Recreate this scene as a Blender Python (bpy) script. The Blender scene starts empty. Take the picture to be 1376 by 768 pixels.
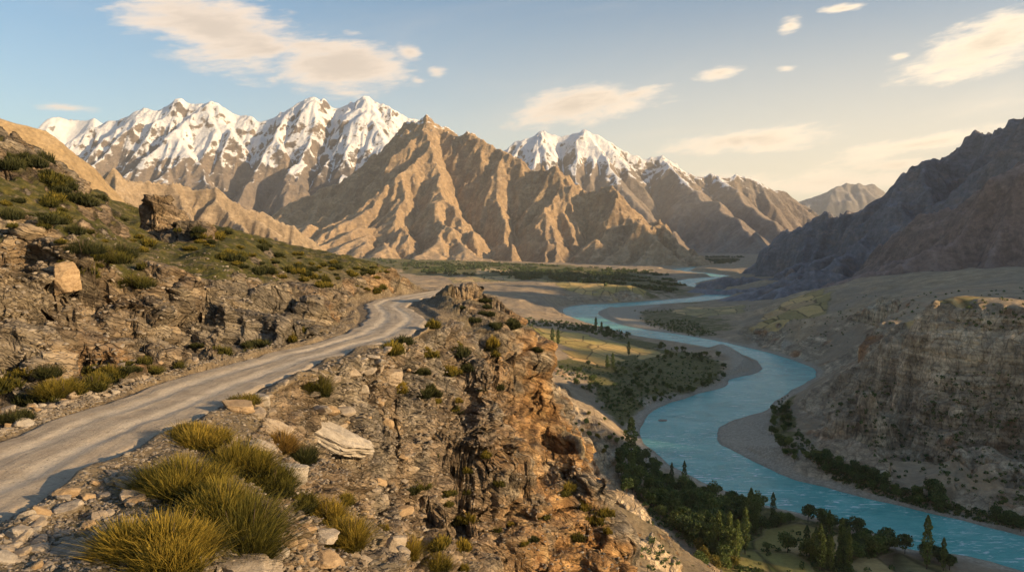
import bpy, math, random, time
import numpy as np
T0 = time.time()
random.seed(7)
RNG = np.random.default_rng(11)
sc = bpy.context.scene
col = sc.collection
R = math.radians
F = 1080.0
PITCH = math.atan(59 / F)
CZ = 150.0
SUN_AZ, SUN_EL = 112.0, 15.0      # degrees right of the view direction, above the horizon


def log(*a):
    print('[%6.1f]' % (time.time() - T0), *a, flush=True)


# ------------------------------------------------------------------ view rays used to read distances off the photograph
def rdir(px, py):
    x = (px - 688) / F
    u = -(py - 384) / F
    c, s = math.cos(PITCH), math.sin(PITCH)
    y = c + u * s
    z = -s + u * c
    return x / y, z / y


def PD(px, py, d):
    a, b = rdir(px, py)
    return (a * d, d, CZ + b * d)


def PZ(px, py, z):
    a, b = rdir(px, py)
    d = (z - CZ) / b
    return (a * d, d, z)


# ------------------------------------------------------------------ noise
_T2 = RNG.random((256, 256)).astype(np.float32)
_T3 = RNG.random((64, 64, 64)).astype(np.float32)


def vn2(x, y):
    xi = np.floor(x).astype(np.int64); yi = np.floor(y).astype(np.int64)
    fx = (x - xi).astype(np.float32); fy = (y - yi).astype(np.float32)
    fx = fx * fx * fx * (fx * (fx * 6 - 15) + 10); fy = fy * fy * fy * (fy * (fy * 6 - 15) + 10)
    x0 = xi & 255; y0 = yi & 255; x1 = (xi + 1) & 255; y1 = (yi + 1) & 255
    a = _T2[x0, y0]; b = _T2[x1, y0]; c = _T2[x0, y1]; d = _T2[x1, y1]
    return ((a + (b - a) * fx) * (1 - fy) + (c + (d - c) * fx) * fy) * 2 - 1


def fbm2(x, y, o=5, g=0.5, l=2.03):
    s = 0; a = 1; n = 0
    ca, sa = math.cos(0.6), math.sin(0.6)
    for i in range(o):
        s = s + a * vn2(x + 17.3 * i, y + 9.1 * i)
        n += a; a *= g
        x, y = (x * ca - y * sa) * l, (x * sa + y * ca) * l
    return s / n * 1.6


def ridged2(x, y, o=5, g=0.5, l=2.03):
    s = 0; a = 1; n = 0; w = 1
    ca, sa = math.cos(0.6), math.sin(0.6)
    for i in range(o):
        v = 1 - np.abs(vn2(x + 17.3 * i, y + 9.1 * i))
        v = v * v * w
        s = s + a * v; n += a; w = np.clip(v * 1.6, 0, 1); a *= g
        x, y = (x * ca - y * sa) * l, (x * sa + y * ca) * l
    return s / n


def vn3(x, y, z):
    xi = np.floor(x).astype(np.int32); yi = np.floor(y).astype(np.int32); zi = np.floor(z).astype(np.int32)
    fx = (x - xi).astype(np.float32); fy = (y - yi).astype(np.float32); fz = (z - zi).astype(np.float32)
    fx = fx * fx * (3 - 2 * fx); fy = fy * fy * (3 - 2 * fy); fz = fz * fz * (3 - 2 * fz)
    x0 = xi & 63; y0 = yi & 63; z0 = zi & 63; x1 = (xi + 1) & 63; y1 = (yi + 1) & 63; z1 = (zi + 1) & 63
    def pl(zz):
        a = _T3[x0, y0, zz]; b = _T3[x1, y0, zz]; c = _T3[x0, y1, zz]; d = _T3[x1, y1, zz]
        a = a + (b - a) * fx; c = c + (d - c) * fx
        return a + (c - a) * fy
    p = pl(z0); q = pl(z1)
    return (p + (q - p) * fz) * 2 - 1


def fbm3(x, y, z, o=3, g=0.5):
    s = 0; a = 1; n = 0
    for i in range(o):
        s = s + a * vn3(x + 7.7 * i, y + 3.1 * i, z + 5.3 * i)
        n += a; a *= g; x = x * 2.03; y = y * 2.07; z = z * 2.01
    return s / n * 1.5


def hash3(a, b, c):
    return _T3[(a.astype(np.int64) * 1) & 63, (b.astype(np.int64) * 7 + a.astype(np.int64) * 3) & 63, (c.astype(np.int64) * 5 + b.astype(np.int64)) & 63]


def sstep(a, b, x):
    t = np.clip((x - a) / (b - a), 0, 1)
    return t * t * (3 - 2 * t)


# ------------------------------------------------------------------ mesh helpers
def mesh_np(name, V, Q, mat=None, attrs=None, smooth=True, tris=False):
    me = bpy.data.meshes.new(name)
    k = Q.shape[1]
    me.vertices.add(len(V)); me.vertices.foreach_set('co', np.ascontiguousarray(V, dtype=np.float32).ravel())
    me.loops.add(len(Q) * k); me.loops.foreach_set('vertex_index', np.ascontiguousarray(Q, dtype=np.int32).ravel())
    me.polygons.add(len(Q)); me.polygons.foreach_set('loop_start', np.arange(0, len(Q) * k, k, dtype=np.int32))
    if smooth:
        me.polygons.foreach_set('use_smooth', np.ones(len(Q), dtype=bool))
    else:
        me.polygons.foreach_set('use_smooth', np.zeros(len(Q), dtype=bool))
    me.update(calc_edges=True)
    if attrs:
        for n, a in attrs.items():
            if a.ndim == 1:
                at = me.attributes.new(n, 'FLOAT', 'POINT'); at.data.foreach_set('value', a.astype(np.float32))
            else:
                at = me.attributes.new(n, 'FLOAT_COLOR', 'POINT')
                c = np.ones((len(a), 4), np.float32); c[:, :3] = a; at.data.foreach_set('color', c.ravel())
    if mat: me.materials.append(mat)
    return me


def grid_quads(nr, nc):
    i = np.arange(nr * nc, dtype=np.int32).reshape(nr, nc)
    return np.stack([i[:-1, :-1], i[:-1, 1:], i[1:, 1:], i[1:, :-1]], -1).reshape(-1, 4)


def link(name, me, parent=None, loc=None, **kw):
    o = bpy.data.objects.new(name, me); col.objects.link(o)
    if parent: o.parent = parent
    if loc is not None: o.location = loc
    for k, v in kw.items(): o[k] = v
    return o


# ------------------------------------------------------------------ node helpers
def newmat(name):
    m = bpy.data.materials.new(name); m.use_nodes = True
    nt = m.node_tree; nt.nodes.clear()
    out = nt.nodes.new('ShaderNodeOutputMaterial')
    b = nt.nodes.new('ShaderNodeBsdfPrincipled'); nt.links.new(b.outputs[0], out.inputs[0])
    b.inputs['Roughness'].default_value = 0.9
    b.inputs['Specular IOR Level'].default_value = 0.25
    return m, NB(nt), b


class NB:
    def __init__(s, nt): s.nt = nt; s.N = nt.nodes; s.L = nt.links
    def put(s, sock, v):
        if v is None: return
        if isinstance(v, (int, float)): sock.default_value = v
        elif isinstance(v, (tuple, list)):
            v = tuple(v)
            if sock.type == 'RGBA' and len(v) == 3: v = v + (1,)
            sock.default_value = v
        else: s.L.new(v, sock)
    def math(s, op, a, b=None, c=None, clamp=False):
        n = s.N.new('ShaderNodeMath'); n.operation = op; n.use_clamp = clamp
        s.put(n.inputs[0], a); s.put(n.inputs[1], b); s.put(n.inputs[2], c); return n.outputs[0]
    def vmath(s, op, a, b=None, out=0):
        n = s.N.new('ShaderNodeVectorMath'); n.operation = op; s.put(n.inputs[0], a); s.put(n.inputs[1], b); return n.outputs[out]
    def noise(s, vec, scale, detail=4, rough=0.55, dist=0, out=0):
        n = s.N.new('ShaderNodeTexNoise'); s.put(n.inputs['Vector'], vec); n.inputs['Scale'].default_value = scale
        n.inputs['Detail'].default_value = detail; n.inputs['Roughness'].default_value = rough; n.inputs['Distortion'].default_value = dist
        return n.outputs[out]
    def voronoi(s, vec, scale, feature='F1', out='Distance', rnd=1):
        n = s.N.new('ShaderNodeTexVoronoi'); n.feature = feature; s.put(n.inputs['Vector'], vec)
        n.inputs['Scale'].default_value = scale; n.inputs['Randomness'].default_value = rnd; return n.outputs[out]
    def ramp(s, fac, stops, interp='LINEAR'):
        n = s.N.new('ShaderNodeValToRGB'); s.put(n.inputs[0], fac); e = n.color_ramp.elements; n.color_ramp.interpolation = interp
        while len(e) < len(stops): e.new(0.5)
        for el, (p, c) in zip(e, stops):
            el.position = p
            if isinstance(c, (int, float)): c = (c, c, c)
            el.color = tuple(c) + (1,)
        return n.outputs[0]
    def mix(s, fac, a, b, mode='MIX'):
        n = s.N.new('ShaderNodeMix'); n.data_type = 'RGBA'; n.blend_type = mode
        s.put(n.inputs[0], fac); s.put(n.inputs[6], a); s.put(n.inputs[7], b); return n.outputs[2]
    def mapr(s, v, a, b, c=0., d=1., smooth=True):
        n = s.N.new('ShaderNodeMapRange'); n.interpolation_type = 'SMOOTHSTEP' if smooth else 'LINEAR'
        s.put(n.inputs[0], v); n.inputs[1].default_value = a; n.inputs[2].default_value = b; n.inputs[3].default_value = c; n.inputs[4].default_value = d
        return n.outputs[0]
    def geo(s, o): return s.N.new('ShaderNodeNewGeometry').outputs[o]
    def pos(s): return s.geo('Position')
    def attr(s, name, o='Fac'):
        n = s.N.new('ShaderNodeAttribute'); n.attribute_name = name; return n.outputs[o]
    def mapping(s, vec, scale=(1, 1, 1), rot=(0, 0, 0), loc=(0, 0, 0)):
        n = s.N.new('ShaderNodeMapping'); s.put(n.inputs[0], vec); n.inputs['Scale'].default_value = scale
        n.inputs['Rotation'].default_value = rot; n.inputs['Location'].default_value = loc; return n.outputs[0]
    def sep(s, vec):
        n = s.N.new('ShaderNodeSeparateXYZ'); s.put(n.inputs[0], vec); return n.outputs
    def comb(s, x, y, z):
        n = s.N.new('ShaderNodeCombineXYZ'); s.put(n.inputs[0], x); s.put(n.inputs[1], y); s.put(n.inputs[2], z); return n.outputs[0]
    def bump(s, h, strength=0.5, dist=1.0, normal=None):
        n = s.N.new('ShaderNodeBump'); n.inputs['Strength'].default_value = strength; n.inputs['Distance'].default_value = dist
        s.put(n.inputs['Height'], h); s.put(n.inputs['Normal'], normal); return n.outputs[0]


# ================================================================== MATERIALS
def mat_mountain(name, rock_a, rock_b, rock_c, snow_lo=None, snow_hi=None, scale=1.0, bumpd=12.0, snow_x=None):
    m, n, b = newmat(name)
    p = n.pos()
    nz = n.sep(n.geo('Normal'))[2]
    big = n.noise(p, 0.0012 * scale, 5, 0.6)
    mid = n.noise(n.mapping(p, (1, 1, 2.2)), 0.006 * scale, 7, 0.68)
    fine = n.noise(n.mapping(p, (1, 1, 1.5)), 0.03 * scale, 6, 0.7)
    c = n.mix(n.mapr(big, .38, .62), rock_a, rock_b)
    c = n.mix(n.mapr(mid, .48, .64), c, rock_c)
    # scree and talus paler where the ground is gentle
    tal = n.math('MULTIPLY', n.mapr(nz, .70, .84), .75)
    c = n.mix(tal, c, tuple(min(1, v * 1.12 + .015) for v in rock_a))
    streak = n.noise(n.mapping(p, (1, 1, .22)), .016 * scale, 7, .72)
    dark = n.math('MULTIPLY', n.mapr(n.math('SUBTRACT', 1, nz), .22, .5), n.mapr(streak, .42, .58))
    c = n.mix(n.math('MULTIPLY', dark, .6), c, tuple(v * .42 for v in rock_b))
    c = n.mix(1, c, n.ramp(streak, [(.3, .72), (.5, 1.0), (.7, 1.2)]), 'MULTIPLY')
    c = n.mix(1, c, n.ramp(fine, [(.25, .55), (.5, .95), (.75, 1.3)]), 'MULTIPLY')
    if snow_lo is not None:
        z = n.sep(p)[2]
        x = n.sep(p)[0]
        zz = n.math('ADD', z, n.math('MULTIPLY', n.math('SUBTRACT', mid, .5), 900))
        zz = n.math('ADD', zz, n.math('MULTIPLY', n.math('SUBTRACT', big, .5), 500))
        alt = n.mapr(zz, snow_lo, snow_hi)
        if snow_x:
            alt = n.math('MULTIPLY', alt, n.mapr(n.math('ADD', x, n.math('MULTIPLY', n.math('SUBTRACT', mid, .5), 500)), snow_x[0], snow_x[1], 1, 0))
        sl = n.math('ADD', nz, n.math('MULTIPLY', n.math('SUBTRACT', fine, .5), .35))
        sl = n.math('ADD', sl, n.math('MULTIPLY', n.math('SUBTRACT', streak, .5), .45))
        sl = n.math('ADD', sl, n.math('MULTIPLY', alt, .35))
        f = n.math('MULTIPLY', n.mapr(sl, SNOW_SL, SNOW_SL + .07), n.mapr(alt, .05, .25))
        c = n.mix(f, c, n.mix(n.mapr(mid, .35, .65), (.66, .66, .68), (.80, .80, .81)))
    b.inputs['Base Color'].default_value = (.3, .25, .2, 1)
    n.L.new(c, b.inputs['Base Color'])
    h = n.math('ADD', n.math('ADD', n.math('MULTIPLY', mid, 1.0), n.math('MULTIPLY', streak, .8)), n.math('MULTIPLY', fine, .55))
    n.L.new(n.bump(h, .9, bumpd * 1.15), b.inputs['Normal'])
    return m


def mat_hillside():
    m, n, b = newmat('hillside_rock_and_soil')
    p = n.pos()
    rock = n.attr('rock'); grass = n.attr('grass'); lay = n.attr('lay'); gravel = n.attr('gravel'); gold = n.attr('gold')
    # layered rock coordinates
    q = n.mapping(p, (1, 1, 1), (R(6), R(-24), 0))
    wv = n.vmath('ADD', q, n.vmath('MULTIPLY', n.noise(p, .55, 3, .6, out=1), (1.3, 1.3, 1.0)))
    warp = n.noise(p, .25, 4, .6)
    zz = n.math('ADD', n.sep(q)[2], n.math('MULTIPLY', warp, 1.2))
    sv = n.comb(n.math('MULTIPLY', n.sep(q)[0], .12), n.math('MULTIPLY', n.sep(q)[1], .12), zz)
    st = n.noise(sv, 2.4, 7, .72)
    st2 = n.noise(sv, 7.5, 5, .7)
    big = n.noise(p, .06, 5, .6)
    fine = n.noise(p, 3.2, 8, .72)
    rc = n.ramp(st, [(.28, (.050, .046, .042)), (.42, (.145, .127, .107)), (.55, (.265, .230, .185)), (.72, (.43, .385, .315))])
    rc = n.mix(n.mapr(big, .42, .62), rc, n.mix(.65, rc, (.19, .18, .17)))
    # golden faces in patches, strongest on the outer cliff
    gs = n.math('MULTIPLY', n.mapr(n.noise(p, .13, 4, .6), .42, .56), gold)
    rc = n.mix(gs, rc, n.ramp(n.noise(n.mapping(p, (1, 1, .45)), .9, 6, .65), [(.3, (.15, .085, .04)), (.5, (.34, .205, .095)), (.7, (.48, .34, .18))]))
    rc = n.mix(1, rc, n.ramp(lay, [(0, .42), (.35, .85), (.7, 1.15), (1, 1.35)]), 'MULTIPLY')
    cell1 = n.mapping(wv, (.26, .26, 1.25)); cell2 = n.mapping(wv, (.75, .75, 5.2))
    e1 = n.mapr(n.voronoi(cell1, 1.0, 'DISTANCE_TO_EDGE'), .0, .055); e2 = n.mapr(n.voronoi(cell2, 1.0, 'DISTANCE_TO_EDGE'), .0, .075)
    c1 = n.sep(n.voronoi(cell1, 1.0, 'F1', 'Color'))[0]; c2 = n.sep(n.voronoi(cell2, 1.0, 'F1', 'Color'))[1]
    rc = n.mix(1, rc, n.ramp(c1, [(0, .70), (1, 1.25)]), 'MULTIPLY'); rc = n.mix(1, rc, n.ramp(c2, [(0, .72), (1, 1.25)]), 'MULTIPLY')
    crk = n.math('MULTIPLY', n.math('ADD', n.math('MULTIPLY', e1, .45), .55), n.math('ADD', n.math('MULTIPLY', e2, .32), .68))
    rc = n.mix(1, rc, crk, 'MULTIPLY')
    # soil and scree
    so = n.ramp(n.noise(p, .5, 8, .7), [(.3, (.13, .105, .075)), (.5, (.235, .19, .135)), (.7, (.34, .285, .21))])
    vor = n.voronoi(p, 4.5, 'F1', 'Color')
    st_b = n.math('MULTIPLY', n.mapr(n.voronoi(p, 4.5), .32, .5, 1, 0), .8)
    stones = n.ramp(n.sep(vor)[0], [(0, (.12, .105, .09)), (.5, (.26, .22, .175)), (.85, (.40, .34, .26)), (1, (.5, .46, .40))])
    so = n.mix(n.math('MULTIPLY', st_b, n.math('ADD', n.math('MULTIPLY', gravel, .75), .2)), so, stones)
    # dry grass and low scrub between stones
    gp = n.math('MULTIPLY', grass, n.mapr(n.noise(p, 1.1, 6, .7), .30, .50))
    gc = n.ramp(n.noise(p, .9, 6, .65), [(.3, (.030, .036, .010)), (.5, (.082, .085, .020)), (.72, (.20, .165, .045))])
    so = n.mix(gp, so, gc)
    rk = n.math('ADD', rock, n.math('MULTIPLY', n.math('SUBTRACT', fine, .5), .5))
    c = n.mix(n.mapr(rk, .35, .55), so, rc)
    c = n.mix(1, c, n.ramp(fine, [(.25, .62), (.5, .95), (.75, 1.2)]), 'MULTIPLY')
    c = n.mix(1, c, (.86, .80, .69), 'MULTIPLY')
    n.L.new(c, b.inputs['Base Color'])
    hr = n.math('ADD', n.math('MULTIPLY', st, 1.0), n.math('ADD', n.math('MULTIPLY', st2, .4), n.math('MULTIPLY', fine, .35)))
    hr = n.math('ADD', hr, n.math('ADD', n.math('MULTIPLY', c1, 1.2), n.math('ADD', n.math('MULTIPLY', c2, .40), n.math('MULTIPLY', crk, .7))))
    hs = n.math('ADD', n.math('MULTIPLY', st_b, .18), n.math('MULTIPLY', fine, .5))
    mh = n.N.new('ShaderNodeMix'); mh.data_type = 'FLOAT'
    n.put(mh.inputs[0], n.mapr(rk, .35, .55)); n.put(mh.inputs[2], hs); n.put(mh.inputs[3], hr)
    n.L.new(n.bump(mh.outputs[0], .9, .28), b.inputs['Normal'])
    b.inputs['Roughness'].default_value = .92
    return m


def mat_valley():
    m, n, b = newmat('valley_ground')
    p = n.pos()
    rock = n.attr('rock'); green = n.attr('green'); lay = n.attr('lay'); bar = n.attr('bar'); red = n.attr('red')
    fld = n.attr('fieldcol', 'Color'); ff = n.attr('fieldf')
    big = n.noise(p, .008, 5, .6); mid = n.noise(p, .05, 7, .68); fine = n.noise(p, .35, 7, .72)
    so = n.ramp(mid, [(.3, (.165, .135, .10)), (.5, (.26, .21, .155)), (.7, (.37, .305, .235))])
    so = n.mix(n.mapr(big, .4, .62), so, n.mix(.6, so, (.17, .155, .14)))
    q = n.mapping(p, (.12, .12, 1), (R(3), R(-3), 0))
    st = n.noise(q, .22, 7, .72)
    vert = n.noise(n.mapping(p, (1, 1, .18)), .07, 7, .7)
    rc = n.ramp(n.math('ADD', n.math('MULTIPLY', st, .45), n.math('MULTIPLY', vert, .55)),
                [(.34, (.10, .085, .072)), (.46, (.22, .19, .155)), (.56, (.34, .295, .24)), (.68, (.48, .42, .34))])
    rc = n.mix(n.math('MULTIPLY', red, n.mapr(n.noise(p, .035, 4, .6), .50, .66)), rc,
               n.ramp(vert, [(.35, (.08, .05, .035)), (.6, (.27, .165, .10))]))
    wv = n.vmath('ADD', n.mapping(p, (1, 1, 1), (R(3), R(-4), 0)), n.vmath('MULTIPLY', n.noise(p, .07, 3, .6, out=1), (9., 9., 7.)))
    k1 = n.mapping(wv, (.15, .15, .035)); k2 = n.mapping(wv, (.40, .40, .13))
    e1 = n.mapr(n.voronoi(k1, 1.0, 'DISTANCE_TO_EDGE'), 0, .06); e2 = n.mapr(n.voronoi(k2, 1.0, 'DISTANCE_TO_EDGE'), 0, .08)
    c1 = n.sep(n.voronoi(k1, 1.0, 'F1', 'Color'))[0]
    crk = n.math('MULTIPLY', n.math('ADD', n.math('MULTIPLY', e1, .30), .70), n.math('ADD', n.math('MULTIPLY', e2, .25), .75))
    band = n.noise(n.mapping(p, (.004, .004, .16), (R(3), R(-3), 0)), 1.0, 5, .7)
    rc = n.mix(1, rc, n.ramp(c1, [(0, .82), (1, 1.18)]), 'MULTIPLY'); rc = n.mix(1, rc, n.ramp(band, [(.34, .72), (.5, 1.0), (.64, 1.35)]), 'MULTIPLY')
    rc = n.mix(1, rc, crk, 'MULTIPLY')
    rc = n.mix(1, rc, n.ramp(lay, [(0, .5), (.4, .9), (1, 1.25)]), 'MULTIPLY')
    gcol = n.ramp(fine, [(.32, (.022, .034, .010)), (.5, (.070, .078, .022)), (.7, (.16, .14, .055))])
    gp = n.math('MULTIPLY', n.mapr(n.math('ADD', green, n.math('MULTIPLY', n.math('SUBTRACT', mid, .5), 1.5)), .35, .65), .9)
    c = n.mix(gp, so, gcol)
    fc = n.mix(1, n.mix(1, fld, (1.35, 1.3, 1.2), 'MULTIPLY'), n.ramp(n.noise(n.mapping(p, (.25, 1, 1), (0, 0, .6)), .25, 5, .6), [(.3, .7), (.7, 1.25)]), 'MULTIPLY')
    pv = n.vmath('ADD', n.mapping(p, (.030, .013, 0), (0, 0, .35)), n.vmath('MULTIPLY', n.noise(p, .012, 2, .5, out=1), (.5, .5, 0)))
    pc = n.sep(n.voronoi(pv, 1.0, 'F1', 'Color', .85))[0]
    patch = n.ramp(pc, [(0, (.10, .125, .035)), (.28, (.19, .19, .06)), (.5, (.36, .29, .12)), (.72, (.42, .31, .14)), (.9, (.26, .20, .12))], 'CONSTANT')
    fc = n.mix(.55, fc, patch)
    edge = n.mapr(n.voronoi(pv, 1.0, 'DISTANCE_TO_EDGE', 'Distance', .85), 0, .05, .35, 1)
    fc = n.mix(1, fc, edge, 'MULTIPLY')
    c = n.mix(ff, c, fc)
    gr = n.ramp(n.noise(p, .6, 8, .7), [(.3, (.16, .145, .13)), (.5, (.27, .25, .225)), (.7, (.40, .375, .34))])
    c = n.mix(bar, c, gr)
    c = n.mix(n.mapr(n.math('ADD', rock, n.math('MULTIPLY', n.math('SUBTRACT', fine, .5), .4)), .3, .6), c, rc)
    c = n.mix(1, c, (1.5, 1.34, 1.08), 'MULTIPLY')
    wet = n.mapr(n.sep(p)[2], .15, .9, .45, 1)
    c = n.mix(1, c, n.mix(wet, (.45, .45, .45), (1, 1, 1)), 'MULTIPLY')
    c = n.mix(1, c, n.ramp(fine, [(.25, .72), (.5, 1.0), (.75, 1.22)]), 'MULTIPLY')
    n.L.new(c, b.inputs['Base Color'])
    h = n.math('ADD', n.math('MULTIPLY', mid, 2.0), n.math('MULTIPLY', fine, .7))
    h = n.math('ADD', h, n.math('MULTIPLY', n.math('ADD', n.math('MULTIPLY', vert, 3.5), n.math('ADD', n.math('MULTIPLY', crk, 1.6), c1)), rock))
    n.L.new(n.bump(h, .8, 1.6), b.inputs['Normal'])
    return m


def mat_water():
    m, n, b = newmat('river_water')
    p = n.pos()
    flow = n.noise(n.mapping(p, (1, 1.8, 1), (0, 0, .5)), .016, 7, .68, 1.6)
    c = n.ramp(flow, [(.3, (.05, .34, .31)), (.55, (.15, .52, .47)), (.75, (.32, .66, .60))])
    # white water where the river runs shallow near the lower bend
    q = n.mapping(p, (.11, .42, 1), (0, 0, R(62)))
    w = n.noise(q, 1.0, 5, .7, .6)
    zone = n.mapr(n.noise(p, .020, 2, .5), .38, .56)
    yy = n.sep(p)[1]; zone = n.math('MULTIPLY', zone, n.mapr(yy, 480, 760, 1, .25))
    foam = n.math('MULTIPLY', n.mapr(w, .545, .64), zone)
    c = n.mix(foam, c, (.72, .78, .78))
    n.L.new(c, b.inputs['Base Color'])
    n.L.new(n.math('ADD', n.math('MULTIPLY', foam, .5), .18), b.inputs['Roughness'])
    b.inputs['IOR'].default_value = 1.33
    b.inputs['Specular IOR Level'].default_value = .5
    r1 = n.noise(n.mapping(p, (.30, .85, 1), (0, 0, R(25))), 1.0, 5, .62, .4)
    r2 = n.noise(p, .06, 4, .6)
    h = n.math('ADD', n.math('MULTIPLY', r1, .5), n.math('MULTIPLY', r2, 1.2))
    n.L.new(n.bump(h, 1.0, 1.3), b.inputs['Normal'])
    return m


def mat_road():
    m, n, b = newmat('dirt_road_surface')
    p = n.pos(); u = n.attr('across')
    tr = n.math('ADD', n.mapr(n.math('ABSOLUTE', n.math('SUBTRACT', u, .31)), .03, .13, 1, 0), n.mapr(n.math('ABSOLUTE', n.math('SUBTRACT', u, .68)), .03, .13, 1, 0))
    mid = n.noise(p, .9, 8, .7); fine = n.noise(p, 9, 6, .7)
    streak = n.noise(n.comb(n.math('MULTIPLY', u, 9.), n.math('MULTIPLY', n.attr('along'), .12), 0), 1.6, 5, .65)
    c = n.ramp(n.math('ADD', n.math('MULTIPLY', mid, .68), n.math('MULTIPLY', streak, .32)), [(.32, (.30, .235, .16)), (.5, (.43, .345, .245)), (.68, (.52, .43, .31))])
    c = n.mix(n.math('MULTIPLY', n.math('MULTIPLY', tr, n.mapr(mid, .3, .6, .4, 1)), .75), c, (.60, .51, .385))
    peb = n.voronoi(p, 7.0)
    pm = n.math('MULTIPLY', n.mapr(peb, .10, .20, 1, 0), n.mapr(n.sep(n.voronoi(p, 7.0, out='Color'))[0], .72, .8))
    c = n.mix(pm, c, (.11, .095, .08))
    c = n.mix(1, c, n.ramp(fine, [(.25, .78), (.75, 1.2)]), 'MULTIPLY')
    n.L.new(c, b.inputs['Base Color'])
    h = n.math('ADD', n.math('MULTIPLY', mid, 1.), n.math('ADD', n.math('MULTIPLY', fine, .15), n.math('MULTIPLY', pm, .3)))
    h = n.math('ADD', h, n.math('MULTIPLY', streak, .4))
    n.L.new(n.bump(h, .7, .12), b.inputs['Normal'])
    return m


def mat_stone(name, lo, mid_, hi, sc_=1.0):
    m, n, b = newmat(name)
    oi = n.N.new('ShaderNodeObjectInfo').outputs['Random']
    tc = n.N.new('ShaderNodeTexCoord').outputs['Object']
    v = n.mapping(tc, (1, 1, 3.2), (0.2, .1, 0))
    st = n.noise(v, 2.2 * sc_, 7, .7)
    fine = n.noise(tc, 11 * sc_, 6, .7)
    isl = n.geo('Random Per Island')
    c = n.ramp(n.math('ADD', n.math('MULTIPLY', st, .65), n.math('MULTIPLY', fine, .35)), [(.32, lo), (.5, mid_), (.68, hi)])
    c = n.mix(1, c, n.ramp(isl, [(0, .6), (.5, .95), (1, 1.35)]), 'MULTIPLY')
    c = n.mix(n.math('MULTIPLY', oi, .4), c, (.34, .24, .14))
    n.L.new(c, b.inputs['Base Color'])
    n.L.new(n.bump(n.math('ADD', st, n.math('MULTIPLY', fine, .4)), .7, .08), b.inputs['Normal'])
    return m


def mat_leaf(name, stops, trans=.25, rough=.7):
    m, n, b = newmat(name)
    isl = n.geo('Random Per Island')
    oi = n.N.new('ShaderNodeObjectInfo').outputs['Random']
    k = n.math('ADD', n.math('MULTIPLY', isl, .75), n.math('MULTIPLY', oi, .25))
    c = n.ramp(k, stops)
    n.L.new(c, b.inputs['Base Color'])
    b.inputs['Roughness'].default_value = rough
    tl = n.N.new('ShaderNodeBsdfTranslucent'); n.L.new(c, tl.inputs[0])
    ms = n.N.new('ShaderNodeMixShader'); ms.inputs[0].default_value = trans
    n.L.new(b.outputs[0], ms.inputs[1]); n.L.new(tl.outputs[0], ms.inputs[2])
    out = [x for x in n.N if x.type == 'OUTPUT_MATERIAL'][0]
    n.L.new(ms.outputs[0], out.inputs[0])
    return m


SNOW_SL = .83
MT = dict(
    hill=mat_hillside(), valley=mat_valley(), water=mat_water(), road=mat_road(),
    stone=mat_stone('tan_stone', (.10, .085, .07), (.24, .20, .155), (.42, .36, .28)),
    stone_pale=mat_stone('pale_stone', (.14, .12, .10), (.28, .245, .20), (.42, .375, .31)),
    gold_stone=mat_stone('golden_stone', (.14, .09, .05), (.28, .195, .11), (.42, .31, .19)),
    gravelm=mat_stone('gravel_stone', (.10, .088, .075), (.22, .188, .15), (.38, .33, .265), .6),
    bark=newmat('bark')[0],
)
_b = MT['bark'].node_tree.nodes['Principled BSDF'] if 'Principled BSDF' in MT['bark'].node_tree.nodes else None
if _b: _b.inputs['Base Color'].default_value = (.09, .065, .045, 1)
MT['leaf_gold'] = mat_leaf('golden_scrub_leaf', [(0, (.06, .055, .012)), (.35, (.15, .13, .025)), (.7, (.30, .22, .040)), (1, (.46, .32, .07))], .3)
MT['leaf_olive'] = mat_leaf('olive_scrub_leaf', [(0, (.03, .035, .010)), (.4, (.085, .090, .022)), (.8, (.17, .155, .038)), (1, (.27, .22, .06))], .25)
MT['leaf_dark'] = mat_leaf('dark_scrub_leaf', [(0, (.018, .024, .009)), (.5, (.045, .055, .018)), (1, (.10, .10, .035))], .2)
MT['tree_dark'] = mat_leaf('dark_tree_leaf', [(0, (.028, .048, .015)), (.5, (.075, .115, .034)), (1, (.16, .20, .06))], .25)
MT['tree_mid'] = mat_leaf('green_tree_leaf', [(0, (.045, .072, .018)), (.5, (.12, .165, .042)), (1, (.25, .27, .075))], .3)
MT['tree_yellow'] = mat_leaf('yellowing_tree_leaf', [(0, (.06, .065, .012)), (.5, (.16, .14, .025)), (1, (.30, .22, .045))], .3)

# ================================================================== MOUNTAINS (ridge skeletons carved by running water)
def up2(h, ny, nx):
    H, W = h.shape
    yi = np.linspace(0, H - 1, ny); xi = np.linspace(0, W - 1, nx)
    y0 = np.minimum(yi.astype(int), H - 2); x0 = np.minimum(xi.astype(int), W - 2)
    fy = (yi - y0)[:, None]; fx = (xi - x0)[None, :]
    a = h[y0][:, x0]; b = h[y0][:, x0 + 1]; c = h[y0 + 1][:, x0]; d = h[y0 + 1][:, x0 + 1]
    return (a * (1 - fx) + b * fx) * (1 - fy) + (c * (1 - fx) + d * fx) * fy


OFFS = [(-1, -1), (-1, 0), (-1, 1), (0, -1), (0, 1), (1, -1), (1, 0), (1, 1)]


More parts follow.
